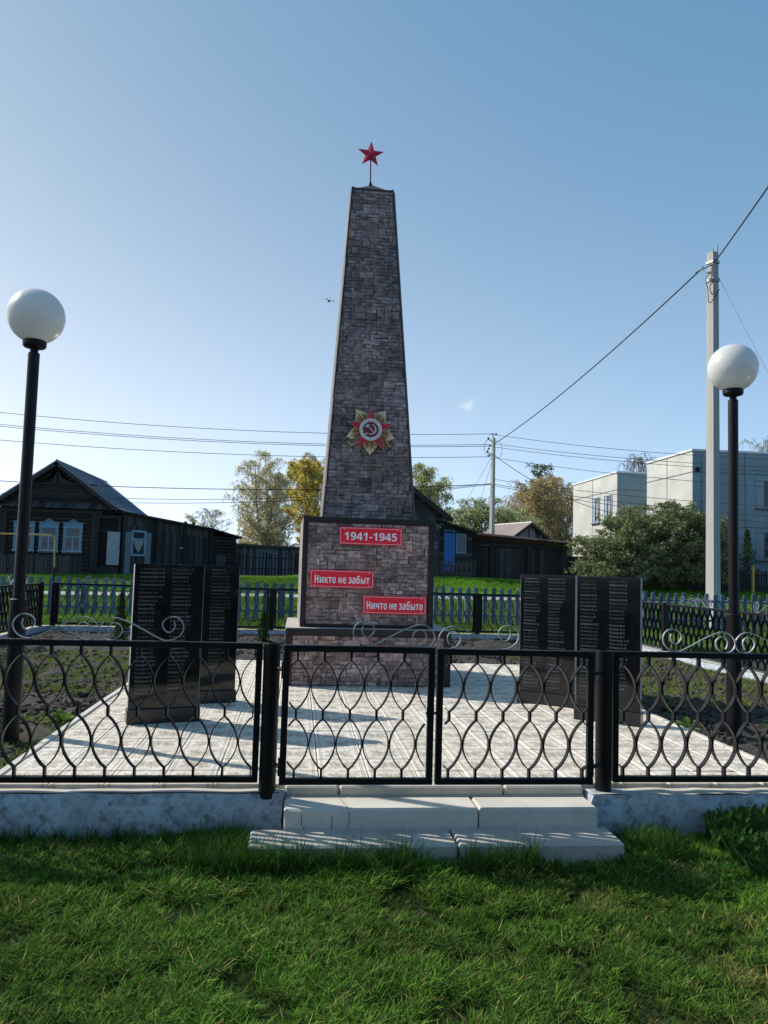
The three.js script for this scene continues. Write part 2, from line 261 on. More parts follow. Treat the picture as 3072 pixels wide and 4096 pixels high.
lowWall('whitewashed kerb wall under the side fence on the left', -5.5, -5.3, -10.99, -0.06, 0.30);
lowWall('sunlit whitewashed kerb wall under the side fence on the right', 5.72, 6.0, -10.99, -0.07, 0.31);
{
  const t = thing('entrance_step', 'pale concrete entrance step with two slabs below the double gate', 'step');
  const m1 = M.conc, m2 = mat(0.50, 0.475, 0.43, 0.9, { map: rep(concT, 1.3, 1.3), bumpMap: bumpT, bumpScale: 0.002 });  // second concrete is darker: shade on the lower tread put into its colour
  for (const [a, b] of [[-0.54, -0.225], [-0.215, 0.78], [0.79, 1.285]]) part('kerb_stone', cbox(a, b, 0.2, 0.298, -0.058, -0.012, 0.012), m1, t);
  for (const [a, b] of [[-0.54, 0.571], [0.577, 1.285]]) part('step_slab', cbox(a, b, 0.02, 0.24, -0.03, 0.235, 0.012), m1, t);
  const crack = (pts) => strip(pts, 0.0022, 0.0012);
  part('crack', [crack([[-0.185, 0.06], [-0.172, 0.10], [-0.180, 0.14], [-0.168, 0.19], [-0.176, 0.228]]).translate(0, 0, 0.2356), crack([[-0.176, -0.232], [-0.188, -0.18], [-0.205, -0.10], [-0.214, -0.03]]).rotateX(-Math.PI / 2).translate(0, 0.2406, 0).translate(0, 0, 0)], M.dark, t);
  for (const [x, y0, y1] of [[-0.44, 0.15, 0.21], [-0.27, 0.06, 0.20], [-0.425, 0.10, 0.15]]) part('drip', new THREE.CapsuleGeometry(0.002, y1 - y0, 3, 6).scale(1, 1, 0.25).translate(x, (y0 + y1) / 2, 0.2353), M.dark, t);
  part('sand_strip', cbox(-0.54, 1.285, 0.2405, 0.246, -0.012, 0.004, 0.002), M.topc, t);
  for (const [a, b] of [[-0.72, 0.395], [0.407, 1.33]]) part('lower_slab', cbox(a, b, -0.05, 0.133, 0.238, 0.508, 0.012), m2, t);
}

// ------------------------------------------------------------------ wrought iron fence, gates
function wavePath(s, y0, y1, sgn) {  // one bent flat bar from the bottom rail (y0) to the top rail (y1)
  const pts = [], H = y1 - y0, st = 0.05 * H / 0.733, mid = 0.055 * H / 0.733, l = (H - 2 * st - mid) / 2, th = 0.0032;
  pts.push([sgn * th, y0]);
  for (const b of [y0 + st, y0 + st + l + mid]) for (let k = 0; k <= 14; k++) { const t = k / 14; pts.push([sgn * (th + (s / 2 - 2 * th) * Math.pow(Math.sin(Math.PI * t), 0.82)), b + l * t]); }
  pts.push([sgn * th, y1]); return pts;
}
function strip(pts, th, depth, closed = false) {  // flat bar swept along a 2D polyline
  const P = [], n = pts.length, L = [], Rr = [];
  for (let i = 0; i < n; i++) { const a = pts[Math.max(0, i - 1)], b = pts[Math.min(n - 1, i + 1)]; let dx = b[0] - a[0], dy = b[1] - a[1]; const l = Math.hypot(dx, dy) || 1; dx /= l; dy /= l; L.push([pts[i][0] - dy * th / 2, pts[i][1] + dx * th / 2]); Rr.push([pts[i][0] + dy * th / 2, pts[i][1] - dx * th / 2]); }
  const q = (a, b, c, d) => P.push(...a, ...b, ...c, ...a, ...c, ...d), z = depth / 2, v = (p, s) => [p[0], p[1], s * z];
  for (let i = 0; i < n - 1; i++) { q(v(Rr[i], 1), v(Rr[i + 1], 1), v(L[i + 1], 1), v(L[i], 1)); q(v(L[i], -1), v(L[i + 1], -1), v(Rr[i + 1], -1), v(Rr[i], -1)); q(v(L[i], 1), v(L[i + 1], 1), v(L[i + 1], -1), v(L[i], -1)); q(v(Rr[i], -1), v(Rr[i + 1], -1), v(Rr[i + 1], 1), v(Rr[i], 1)); }
  q(v(L[0], -1), v(Rr[0], -1), v(Rr[0], 1), v(L[0], 1)); q(v(L[n - 1], 1), v(Rr[n - 1], 1), v(Rr[n - 1], -1), v(L[n - 1], -1));
  const g = new THREE.BufferGeometry(); g.setAttribute('position', new THREE.Float32BufferAttribute(P, 3)); const U = []; for (let i = 0; i < P.length; i += 3) U.push(P[i] + P[i + 2], P[i + 1]); g.setAttribute('uv', new THREE.Float32BufferAttribute(U, 2)); g.computeVertexNormals(); return g;
}
const spline = (p, n) => new THREE.CatmullRomCurve3(p.map(([x, y]) => new THREE.Vector3(x, y, 0)), false, 'centripetal').getPoints(n).map((v) => [v.x, v.y]);
const SCROLL = spline([[370, 905], [358, 960], [390, 1025], [440, 1042], [498, 995], [516, 930], [480, 872], [400, 842], [322, 852], [262, 915], [248, 985], [270, 1050], [322, 1105], [400, 1140], [470, 1146], [560, 1112], [700, 1040], [850, 960], [1000, 896], [1100, 868], [1180, 876], [1250, 920], [1292, 980], [1302, 1035], [1272, 1105], [1210, 1148], [1150, 1152], [1080, 1128], [1032, 1075], [1015, 1010], [1042, 960], [1100, 934], [1160, 950], [1190, 1000], [1182, 1060], [1160, 1100]].map(([x, y]) => [(x - 1303) * 0.000457, (1152 - y) * 0.000457]), 96);
const scrollL = strip(SCROLL, 0.006, 0.013), scrollR = strip(SCROLL.map(([x, y]) => [-x, y]), 0.006, 0.013);
const barCache = {};
function barGeo(s, y0, y1, sgn) { const k = [s, y0, y1, sgn].map((v) => v.toFixed(3)).join(); return barCache[k] ??= strip(wavePath(s, y0, y1, sgn), 0.0062, 0.036); }
// one framed panel in the parent's xy plane; first = x of the first stem
function panel(par, x0, x1, first, s, yb, yt, o = {}) {
  const r = 0.036, m = M.iron, stile = o.stile ?? 0.036;
  part('top_rail', cbox(x0, x1, yt - r, yt, -0.02, 0.02, 0.004), m, par); part('bottom_rail', cbox(x0, x1, yb, yb + r, -0.02, 0.02, 0.004), m, par);
  part('stile', cbox(x0, x0 + stile, yb + r, yt - r, -0.018, 0.018, 0.004), m, par); part('stile', cbox(x1 - stile, x1, yb + r, yt - r, -0.018, 0.018, 0.004), m, par);
  const a = x0 + stile, b = x1 - stile;
  for (let x = first - s * Math.ceil((first - a) / s + 0.5); x < b + s / 2; x += s) for (const sg of [-1, 1]) {
    const lo = sg > 0 ? x : x - s / 2, hi = sg > 0 ? x + s / 2 : x; if (hi < a + 0.006 || lo > b - 0.006) continue;
    if (lo >= a - 0.003 && hi <= b + 0.003) { const p = part('bent_bar', barGeo(s, yb + r, yt - r, sg), m, par); p.position.x = x; continue; }
    const w = wavePath(s, yb + r, yt - r, sg).map(([px, y]) => [px + x, y]); let run = []; const put = () => { if (run.length > 1) part('bent_bar', strip(run, 0.0062, 0.036), m, par); run = []; };                      // a bar cut short by the stile
    for (const q of w) { if (q[0] > a && q[0] < b) run.push(q); else put(); }
    put();
  }
}
function tubePost(par, x, y0, y1, z = 0, r = 0.05) {
  const g = new THREE.LatheGeometry([[r, y0], [r, y1 - 0.003], [r - 0.003, y1], [r - 0.008, y1], [r - 0.009, y1 - 0.05], [0, y1 - 0.05]].map((p) => new THREE.Vector2(...p)), 24); g.translate(x, 0, z); return part('post', g, M.iron, par);
}
function scrollPair(par, x, y) { const a = part('scroll', scrollL, M.silver, par), b = part('scroll', scrollR, M.silver, par); a.position.set(x, y, 0); b.position.set(x, y, 0); }
{
  const fl = thing('iron_fence', 'black iron fence left of the gate, lens-shaped bars, silver scrolls on its rail', 'fence');
  tubePost(fl, -0.645, 0.24, 1.138); panel(fl, -2.72, -0.702, -0.742, 0.1665, 0.326, 1.136);
  scrollPair(fl, -1.65, 1.136); tubePost(fl, -2.78, 0.2, 1.14); panel(fl, -5.2, -2.84, -2.9, 0.1665, 0.326, 1.138); scrollPair(fl, -4.0, 1.138); tubePost(fl, -5.27, 0.2, 1.14);
  const fr = thing('iron_fence', 'black iron fence right of the gate, near post to the right-hand frame edge', 'fence');
  tubePost(fr, 1.406, 0.24, 1.128); panel(fr, 1.463, 3.45, 1.53, 0.1655, 0.326, 1.126); scrollPair(fr, 2.272, 1.126); tubePost(fr, 3.52, 0.2, 1.13); panel(fr, 3.59, 5.75, 3.66, 0.1655, 0.326, 1.126); scrollPair(fr, 4.7, 1.126); tubePost(fr, 5.85, 0.2, 1.13);
  const g1 = thing('gate_leaf', 'left leaf of the black iron gate with a silver scroll', 'gate');
  g1.position.z = 0.16; panel(g1, -0.576, 0.308, -0.493, 0.155, 0.356, 1.144, { stile: 0.038 }); const s1 = part('scroll', scrollL, M.silver, g1); s1.position.set(0.306, 1.144, 0);
  for (const y of [0.45, 1.0]) part('hinge', [rod([-0.57, y, -0.005], [-0.625, y, -0.12], 0.012, 0.012, 8, true), cbox(-0.585, -0.565, y - 0.05, y + 0.05, -0.03, 0.0, 0.003)], M.iron, g1);
  const g2 = thing('gate_leaf', 'right leaf of the black iron gate with a silver scroll', 'gate');
  g2.position.z = 0.16; panel(g2, 0.3225, 1.275, 0.40, 0.1618, 0.356, 1.138, { stile: 0.038 }); const s2 = part('scroll', scrollR, M.silver, g2); s2.position.set(0.33, 1.138, 0);
  for (const y of [0.45, 1.0]) part('hinge', [rod([1.27, y, -0.005], [1.38, y, -0.12], 0.012, 0.012, 8, true), cbox(1.265, 1.285, y - 0.05, y + 0.05, -0.03, 0.0, 0.003)], M.iron, g2);
  part('latch', [cbox(0.262, 0.306, 0.74, 0.80, 0.02, 0.034, 0.003), rod([0.255, 0.77, 0.04], [0.345, 0.77, 0.04], 0.007, 0.007, 8, true)], M.iron, g1);
  // far and side fences
  const ff = thing('iron_fence', 'black iron fence at the far end of the memorial, behind the monument', 'fence', [0, 0, -11.1]);
  const px = [-5.2, -3.1, -1.0, 1.1, 3.2, 5.8]; px.forEach((x) => tubePost(ff, x, 0.2, 1.14, 0, 0.055));
  for (let k = 0; k < 5; k++) { panel(ff, px[k] + 0.06, px[k + 1] - 0.06, px[k] + 0.15, 0.168, 0.34, 1.135); scrollPair(ff, (px[k] + px[k + 1]) / 2, 1.135); }
  for (const [label, X] of [['black iron fence along the left side of the memorial, in shade', -5.4], ['black iron fence along the right side of the memorial, receding obliquely', 5.87]]) {
    const f = thing('iron_fence', label, 'fence', [X, 0, -11.1], -Math.PI / 2), p = X < 0 ? [0.15, 2.7, 4.8, 6.9, 9.0, 11] : [0.12, 2.8, 4.9, 7.0, 9.1, 11];
    p.forEach((x) => tubePost(f, x, 0.2, 1.14, 0, 0.055)); for (let k = 0; k < 5; k++) { panel(f, p[k] + 0.06, p[k + 1] - 0.06, p[k] + 0.15, 0.168, 0.34, 1.13); scrollPair(f, (p[k] + p[k + 1]) / 2, 1.13); }
  }
}

// ------------------------------------------------------------------ monument
{
  const t = thing('obelisk_monument', 'tall stone-faced obelisk on a stepped pedestal in the middle of the paving', 'monument', [0.3, 0.3, -3.92]);
  // local origin: middle of the base block's front edge, at paving level
  const tone = (x, y) => { const k = R(0.68, 1.12) * (0.22 + 1.45 * fbm(x * 3.4 + 5, y * 5.0, 999, 71, 3)), w = R(-0.05, 0.07) + 0.10 * (pnoise(x * 4 + 3, y * 4, 999, 77) - 0.3); return [k * (1 + w), k, k * (1 - w * 0.8)]; };
  function stones(w0, w1, y0, y1, cell, rowH, map, tint, wmax) {   // irregular ashlar: grid cells joined into random blocks
    const out = [], n = Math.round((y1 - y0) / rowH), hh = (y1 - y0) / n, W = Math.max(w0, w1), m = Math.round(W / cell), cw = W / m, occ = new Set();
    for (let j = 0; j < n; j++) for (let i = 0; i < m; i++) {
      if (occ.has(j * m + i)) continue;
      let a = pick([1, 2, 2, 3, 3, 4]), b = pick([1, 1, 1, 1, 2]); a = Math.min(a, m - i); b = Math.min(b, n - j);
      for (let q = 1; q < a; q++) if (occ.has(j * m + i + q)) { a = q; break; }
      if (b > 1) for (let q = 0; q < a; q++) if (occ.has((j + 1) * m + i + q)) b = 1;
      for (let q = 0; q < a; q++) for (let e = 0; e < b; e++) occ.add((j + e) * m + i + q);
      const Y0 = y0 + j * hh, Y1 = Y0 + b * hh, lim = (y) => lerp(w0, w1, (y - y0) / (y1 - y0)) / 2 - 0.004, X0 = -W / 2 + i * cw, X1 = X0 + a * cw;
      const jx = () => R(-0.006, 0.006), jy = () => R(-0.005, 0.005), g = 0.0014, c = 0.0045, dz = R(0.002, 0.007);
      const q4 = [[X0 + g + jx(), Y0 + g + jy()], [X1 - g + jx(), Y0 + g + jy()], [X1 - g + jx(), Y1 - g + jy()], [X0 + g + jx(), Y1 - g + jy()]].map(([x, y]) => [clamp(x, -lim(y), lim(y)), clamp(y, y0 + 0.002, y1 - 0.002)]);
      if (Math.max(q4[1][0], q4[2][0]) - Math.min(q4[0][0], q4[3][0]) < 0.018) continue;
      const mx = (q4[0][0] + q4[1][0] + q4[2][0] + q4[3][0]) / 4, my = (q4[0][1] + q4[2][1]) / 2, inn = q4.map(([x, y]) => [x + Math.sign(mx - x) * Math.min(c, Math.abs(mx - x) * 0.5), y + Math.sign(my - y) * c]);
      const P = [], U = [], C = [], k = tone(mx, my), ou = Math.floor(rnd() * 8) / 8, ov = rnd();
      const v = (p, z) => { const q = map(p[0], p[1], z); P.push(...q); U.push(p[0] / 0.536 + ou, p[1] / 0.536 + ov); C.push(k[0] * tint[0], k[1] * tint[1], k[2] * tint[2]); };
      const quad = (a1, z1, b1, z2, c1, z3, d1, z4) => { v(a1, z1); v(b1, z2); v(c1, z3); v(a1, z1); v(c1, z3); v(d1, z4); };
      const zz = [0, 1, 2, 3].map(() => dz + R(-0.002, 0.002));
      quad(inn[0], zz[0], inn[1], zz[1], inn[2], zz[2], inn[3], zz[3]);
      for (let e = 0; e < 4; e++) { const f = (e + 1) % 4; quad(q4[e], 0, q4[f], 0, inn[f], zz[f], inn[e], zz[e]); }
      const geo = new THREE.BufferGeometry(); geo.setAttribute('position', new THREE.Float32BufferAttribute(P, 3)); geo.setAttribute('uv', new THREE.Float32BufferAttribute(U, 2)); geo.setAttribute('color', new THREE.Float32BufferAttribute(C, 3)); geo.computeVertexNormals(); out.push(geo);
    }
    return out;
  }
  // base block
  const bb = node('base_block', t);
  part('core', cbox(-0.915, 0.915, 0, 0.612, -1.68, 0, 0.003), M.mortar, bb);
  part('cap_ledge', cbox(-0.922, 0.922, 0.606, 0.622, -1.69, -0.012, 0.006), M.ledge, bb);
  part('frame', [cbox(-0.918, 0.918, 0.545, 0.619, 0.001, 0.022, 0.004), cbox(-0.918, -0.845, 0.0, 0.544, 0.001, 0.022, 0.004), cbox(0.845, 0.918, 0.0, 0.544, 0.001, 0.022, 0.004)], M.trim, bb);
  part('side_sheet', [...Array(20)].map((_, k) => cbox(-0.922, -0.917, 0.01, 0.6, -1.66 + k * 0.083, -1.66 + k * 0.083 + 0.06, 0.002)), M.sheet, bb);
  stones(1.69, 1.69, 0.004, 0.542, 0.047, 0.045, (x, y, z) => [x, y, z + 0.001], [1.16, 1.0, 0.95]).forEach((g, k) => k < 90 ? part('stone', g, M.stone, bb) : 0 || (bb.userData.rest ??= []).push(g));
  if (bb.userData.rest) { part('stone_facing', bb.userData.rest, M.stone, bb).userData.kind = 'stuff'; delete bb.userData.rest; }
  // pedestal, turned a little against the base
  const pd = node('pedestal', t); pd.position.set(-0.013, 0.622, -0.17); pd.rotation.y = 0.02;
  part('core', cbox(-0.745, 0.745, 0, 1.232, -1.49, 0, 0.003), M.mortar, pd);
  part('side_sheet', [...Array(18)].map((_, k) => cbox(-0.753, -0.746, 0.0, 1.222, -1.48 + k * 0.083, -1.48 + k * 0.083 + 0.06, 0.003)), M.sheet, pd);
  part('frame', [cbox(-0.755, 0.752, 1.178, 1.238, 0.001, 0.024, 0.004), cbox(-0.755, -0.703, 0.0, 1.177, 0.001, 0.024, 0.004), cbox(0.690, 0.752, 0.0, 1.177, 0.001, 0.024, 0.004), cbox(-0.702, 0.689, 0.0, 0.03, 0.001, 0.022, 0.004), cbox(-0.752, 0.75, 1.2, 1.238, -1.495, 0.0, 0.004)], M.trim, pd);
  const ps = stones(1.385, 1.385, 0.032, 1.176, 0.046, 0.044, (x, y, z) => [x - 0.006, y, z + 0.001], [1.16, 1.0, 0.95]);
  ps.slice(0, 300).forEach((g) => part('stone', g, M.stone, pd)); if (ps.length > 300) part('stone_facing', ps.slice(300), M.stone, pd).userData.kind = 'stuff';
  // obelisk
  const ob = node('obelisk', t), h = 4.10, b0 = 0.535, b1 = 0.262, y0 = 1.862, cz0 = -0.93, cx0 = -0.006, cx1 = -0.058; ob.position.set(0, y0, 0); ob.rotation.y = 0;
  const ax = (y) => lerp(cx0, cx1, y / h), hw = (y) => lerp(b0, b1, y / h);
  const fr = (x, y, z) => [ax(y) + x, y, cz0 + hw(y) + z + 0.001];
  const box8 = (a, b) => { const c = []; for (const y of [0, h]) { const w = hw(y) - a; c.push([ax(y) - w, y, cz0 + w], [ax(y) + w, y, cz0 + w], [ax(y) + w, y, cz0 - w], [ax(y) - w, y, cz0 - w]); } return quadGeo([[c[0], c[1], c[5], c[4]], [c[1], c[2], c[6], c[5]], [c[2], c[3], c[7], c[6]], [c[3], c[0], c[4], c[7]], [c[4], c[5], c[6], c[7]]]); };
  part('core', box8(0), M.mortar, ob);
  const os = stones(2 * b0 - 0.02, 2 * b1 - 0.02, 0.004, h - 0.004, 0.045, 0.044, fr, [0.80, 0.75, 0.78]);
  part('stone_facing', os, M.stone, ob).userData.kind = 'stuff';
  const side = []; // profiled sheet on the left side: shallow vertical ribs running off the taper
  for (let k = 0; k < 9; k++) { const zc = -0.48 + k * 0.115; const top = clamp((b0 - Math.abs(zc)) / (b0 - b1), 0, 1) * h, P = (y, z, o) => [ax(y) - hw(y) - o, y, cz0 + z];
    const yt = Math.min(h, top), a = zc, b = zc + 0.075; side.push([P(0, a, 0.002), P(0, a + 0.012, 0.016), P(yt, a + 0.012, 0.016), P(yt, a, 0.002)], [P(0, a + 0.012, 0.016), P(0, b - 0.012, 0.016), P(yt, b - 0.012, 0.016), P(yt, a + 0.012, 0.016)], [P(0, b - 0.012, 0.016), P(0, b, 0.002), P(yt, b, 0.002), P(yt, b - 0.012, 0.016)]); }
  part('side_sheet', quadGeo(side), M.sheet, ob);
  const back = box8(-0.004); // remaining faces carry the same pale facing, just behind the front stones
  part('corner_trim', [rod([ax(0) - b0 - 0.003, 0, cz0 + b0 - 0.004], [ax(h) - b1 - 0.003, h, cz0 + b1 - 0.004], 0.008, 0.008, 4), rod([ax(0) + b0 + 0.003, 0, cz0 + b0 - 0.004], [ax(h) + b1 + 0.003, h, cz0 + b1 - 0.004], 0.012, 0.012, 4)], mat(0.11, 0.10, 0.105, 0.6), ob);
  const cap = new THREE.ConeGeometry((b1 + 0.0) * Math.SQRT2 * 0.94, 0.20, 4, 1).toNonIndexed(); cap.rotateY(Math.PI / 4); cap.translate(cx1, h + 0.105, cz0); part('cap', cap, mat(0.022, 0.023, 0.03, 0.7), ob);
  part('rim', [cbox(cx1 - b1, cx1 + b1, h - 0.01, h + 0.022, cz0 + b1 - 0.006, cz0 + b1 + 0.004, 0.002), ...[-1, 1].map((s) => extr([[cx1 + s * b1, h + 0.02], [cx1 + s * (b1 - 0.05), h + 0.02], [cx1 + s * b1, h + 0.035]].sort((a, b) => 0), 0.008, 0, cz0 + b1 - 0.005))], M.mortar, ob);
  // star on its rod
  const st = node('star', t); const sy = 6.868 - 0.3, sx = 0.222 - 0.3; st.position.set(sx, sy, cz0);
  part('rod', rod([0.006 - 0.0, -0.42, 0], [0, -0.02, 0], 0.012, 0.010, 10), mat(0.22, 0.03, 0.05, 0.5), st);
  part('collar', rod([0.005, -0.425, 0], [0.006, -0.365, 0], 0.035, 0.014, 10), M.trim, st);
  const sp = []; const ro = 0.178, ri = 0.070, zt = 0.034, A = (k) => Math.PI / 2 - k * Math.PI / 5 - 0.035, V = (k) => { const r = k % 2 ? ri : ro; return [r * Math.cos(A(k)), r * Math.sin(A(k)), 0]; };
  for (let k = 0; k < 10; k++) for (const s of [1, -1]) { const a = V(k), b = V((k + 1) % 10), c = [0, 0, s * zt]; s > 0 ? sp.push(...b, ...a, ...c) : sp.push(...a, ...b, ...c); }
  const sg = new THREE.BufferGeometry(); sg.setAttribute('position', new THREE.Float32BufferAttribute(sp, 3)); sg.computeVertexNormals(); part('star_body', sg, M.redStar, st);

  // signs: printed red plates on the pedestal
  function sign(text, x, y, w, hh, label, cond) {
    const c = document.createElement('canvas'); c.width = 1440; c.height = 400; const g = c.getContext('2d');
    g.fillStyle = '#ff2742'; g.fillRect(0, 0, 1440, 400); g.strokeStyle = '#ffe4e6'; g.lineWidth = 9; g.strokeRect(24, 24, 1392, 352);
    g.fillStyle = '#f4f4f4'; for (const [a, b] of [[110, 55], [1330, 55], [110, 345], [1330, 345]]) { g.beginPath(); g.arc(a, b, 9, 0, 7); g.fill(); }
    g.font = 'bold 250px sans-serif'; g.textAlign = 'center'; g.textBaseline = 'middle'; const wd = g.measureText(text).width;
    g.save(); g.translate(720, 212); g.scale(cond / wd, 1.0); g.fillStyle = '#7e1220'; g.fillText(text, 7, 5); g.fillStyle = '#ffffff'; g.fillText(text, 0, 0); g.restore();
    const m = new THREE.CanvasTexture(c); m.colorSpace = THREE.SRGBColorSpace;
    const s = thing('sign', label, 'sign', [x, y, -4.062]); s.rotation.y = 0.02;
    part('plate', cbox(-w / 2, w / 2, -hh / 2, hh / 2, -0.005, 0.0, 0.0015), M.red, s);
    const pl = new THREE.PlaneGeometry(w - 0.003, hh - 0.003); pl.translate(0, 0, 0.0015); part('print', pl, new THREE.MeshStandardMaterial({ map: m, roughness: 0.45 }), s);
    part('screw', [[-1, -1], [1, -1], [-1, 1], [1, 1]].map(([a, b]) => new THREE.CylinderGeometry(0.004, 0.004, 0.004, 8).rotateX(Math.PI / 2).translate(a * w * 0.43, b * hh * 0.37, 0.003)), M.steel, s);
  }
  sign('1941-1945', 0.300, 1.956, 0.718, 0.199, 'red plate reading 1941-1945, topmost sign on the pedestal', 1230);
  sign('Никто не забыт', -0.012, 1.465, 0.720, 0.199, 'red plate with Russian words ending in забыт, left sign on the pedestal', 1260);
  sign('Ничто не забыто', 0.593, 1.186, 0.723, 0.203, 'red plate with Russian words ending in забыто, lower right sign on the pedestal', 1300);

  // order emblem on the obelisk
  const em = thing('order_emblem', 'red star and gold ray medal emblem fixed on the obelisk front', 'emblem', [0.284, 3.222, -4.356]); em.rotation.x = -Math.atan((b0 - b1) / h);
  const rot = (p, a) => [p[0] * Math.cos(a) - p[1] * Math.sin(a), p[0] * Math.sin(a) + p[1] * Math.cos(a)];
  for (let k = 0; k < 5; k++) { // five serrated fans of rays between the star's points
    const base = -Math.PI / 2 + k * Math.PI * 2 / 5, fan = node('ray_fan', em), N = 9;
    for (let i = 0; i < N; i++) { const u = i - 4, a = base + u * 0.114, len = [0.300, 0.270, 0.246, 0.222, 0.200][Math.abs(u)], w = 0.052 * (len / 0.3), L = 0.012;
      const pts = [[0.1, -0.004], [len - 0.03, -w * 0.36], [len, 0], [len - 0.03, w * 0.36], [0.1, 0.004]].map((p) => rot(p, a));
      part('ray', extr(pts, 0.006 + 0.002 * (4 - Math.abs(u)) / 4, 0.0012, i % 2 ? -0.002 : 0), i % 2 ? M.cream : (Math.abs(u) > 1 ? M.gold : M.cream), fan);
      if (i < N - 1) part('ray_line', extr([[0.11, -0.004], [len - 0.07, -0.009], [len - 0.035, 0.002], [0.11, 0.004]].map((p) => rot(p, a + 0.057)), 0.011, 0, 0), M.goldDark, fan); }  // brown line between neighbouring rays
  }
  for (let k = 0; k < 5; k++) { const base = -Math.PI / 2 + k * Math.PI * 2 / 5, fan = em.children.filter((c) => c.name === 'ray_fan')[k];
    for (let i = 0; i < 8; i++) { const a = base + (i - 3.5) * 0.114; part('ray_groove', extr([[0.12, -0.0065], [0.20, -0.0085], [0.262 - 0.022 * Math.abs(i - 3.5), 0], [0.20, 0.0085], [0.12, 0.0065]].map((p) => rot(p, a)), 0.012, 0, 0), i % 3 ? M.goldDark : mat(0.44, 0.22, 0.06, 0.5), fan); } }
  // crossed rifle butt and sabre hilt
  part('rifle_butt', extr([[0.10, -0.06], [0.125, -0.055], [0.235, -0.20], [0.195, -0.238], [0.165, -0.20]], 0.012, 0.002, 0.002), mat(0.20, 0.10, 0.045, 0.5), em);
  part('rifle_strap', extr([[0.175, -0.105], [0.20, -0.13], [0.243, -0.19], [0.23, -0.195]], 0.014, 0.001, 0.002), M.gold, em);
  const hilt = node('sabre_hilt', em); part('grip', extr([[-0.13, -0.075], [-0.19, -0.10], [-0.245, -0.155], [-0.215, -0.18], [-0.15, -0.15], [-0.11, -0.10]], 0.012, 0.002, 0.002), mat(0.24, 0.13, 0.07, 0.45), hilt);
  part('guard', strip(spline([[-0.15, -0.145], [-0.172, -0.165], [-0.2, -0.187], [-0.235, -0.185], [-0.262, -0.158], [-0.255, -0.145]], 20), 0.008, 0.012).translate(0, 0, 0.01), M.cream, hilt);
  // five-pointed enamel star with gold edges
  const pent = (ro2, ri2, z, zt2, m, name) => { const q = []; const B = (k) => Math.PI / 2 - k * Math.PI / 5, W = (k) => { const r = k % 2 ? ri2 : ro2; return [r * Math.cos(B(k)), r * Math.sin(B(k)), z]; };
    for (let k = 0; k < 10; k++) { const a = W(k), b = W((k + 1) % 10); q.push(...b, ...a, 0, 0, z + zt2); q.push(a[0], a[1], z, b[0], b[1], z, b[0], b[1], z - 0.008, a[0], a[1], z, b[0], b[1], z - 0.008, a[0], a[1], z - 0.008); }
    const g = new THREE.BufferGeometry(); g.setAttribute('position', new THREE.Float32BufferAttribute(q, 3)); g.computeVertexNormals(); return part(name, g, m, em); };
  pent(0.290, 0.108, 0.013, 0.014, M.steel, 'star_edge'); pent(0.278, 0.104, 0.0165, 0.020, M.redStar, 'enamel_star');
  const ringG = new THREE.LatheGeometry([[0.093, 0.0], [0.095, 0.012], [0.130, 0.012], [0.134, 0.006], [0.134, 0.0]].map((p) => new THREE.Vector2(...p)), 48); ringG.rotateX(Math.PI / 2); ringG.translate(0, 0, 0.028); part('ring', ringG, M.white, em);
  { const c = document.createElement('canvas'); c.width = c.height = 1024; const g = c.getContext('2d'); g.fillStyle = '#dcdedb'; g.fillRect(0, 0, 1024, 1024); g.fillStyle = '#16181c'; g.textAlign = 'center'; g.textBaseline = 'middle'; g.font = 'bold 88px sans-serif';
    const s = 'ОТЕЧЕСТВЕННАЯ ВОЙНА', n = s.length, k0 = -2.52, k1 = 2.52; for (let i = 0; i < n; i++) { g.save(); g.translate(512, 512); g.rotate(lerp(k0, k1, i / (n - 1))); g.translate(0, -432); g.fillText(s[i], 0, 0); g.restore(); }
    g.save(); g.translate(512, 512 + 432); g.beginPath(); for (let k = 0; k < 10; k++) { const r = k % 2 ? 16 : 38; g.lineTo(r * Math.sin(k * Math.PI / 5), -r * Math.cos(k * Math.PI / 5)); } g.fill(); g.restore();
    const m = new THREE.CanvasTexture(c); m.colorSpace = THREE.SRGBColorSpace; const rg = new THREE.RingGeometry(0.0955, 0.1295, 64), p = rg.attributes.position, u = rg.attributes.uv; for (let i = 0; i < p.count; i++) u.setXY(i, p.getX(i) / 0.2632 + 0.5, p.getY(i) / 0.2632 + 0.5); rg.translate(0, 0, 0.0415); part('ring_lettering', rg, new THREE.MeshStandardMaterial({ map: m, roughness: 0.5 }), em); }
  part('disc', new THREE.CylinderGeometry(0.094, 0.094, 0.006, 48).rotateX(Math.PI / 2).translate(0, 0, 0.034), M.maroon, em);
  { const s = new THREE.Shape(); const arc = (cx, cy, r, a, b, n, rev) => [...Array(n + 1)].map((_, i) => { const t2 = lerp(a, b, i / n); return new THREE.Vector2(cx + r * Math.cos(t2), cy + r * Math.sin(t2)); });
    const outer = arc(0.004, 0.0, 0.062, 1.45, -2.25, 26), inner = arc(-0.006, 0.004, 0.056, -2.1, 1.25, 26); s.setFromPoints([...outer, new THREE.Vector2(-0.046, -0.056), new THREE.Vector2(-0.052, -0.048), ...inner]); part('sickle', extr(s, 0.005, 0.0008, 0.037), M.steel, em);
    part('sickle_handle', rod([-0.045, -0.045, 0.041], [-0.066, -0.066, 0.041], 0.006, 0.008, 8, true), M.cream, em);
    part('hammer', [extr([[-0.066, 0.030], [-0.050, 0.056], [-0.012, 0.058], [-0.012, 0.052], [-0.030, 0.044], [-0.042, 0.018]].map(([x, y]) => [x, y]), 0.006, 0.0008, 0.0375), extr([[-0.040, 0.040], [-0.032, 0.046], [0.050, -0.042], [0.043, -0.049]], 0.004, 0.0006, 0.037)], M.steel, em); }
}

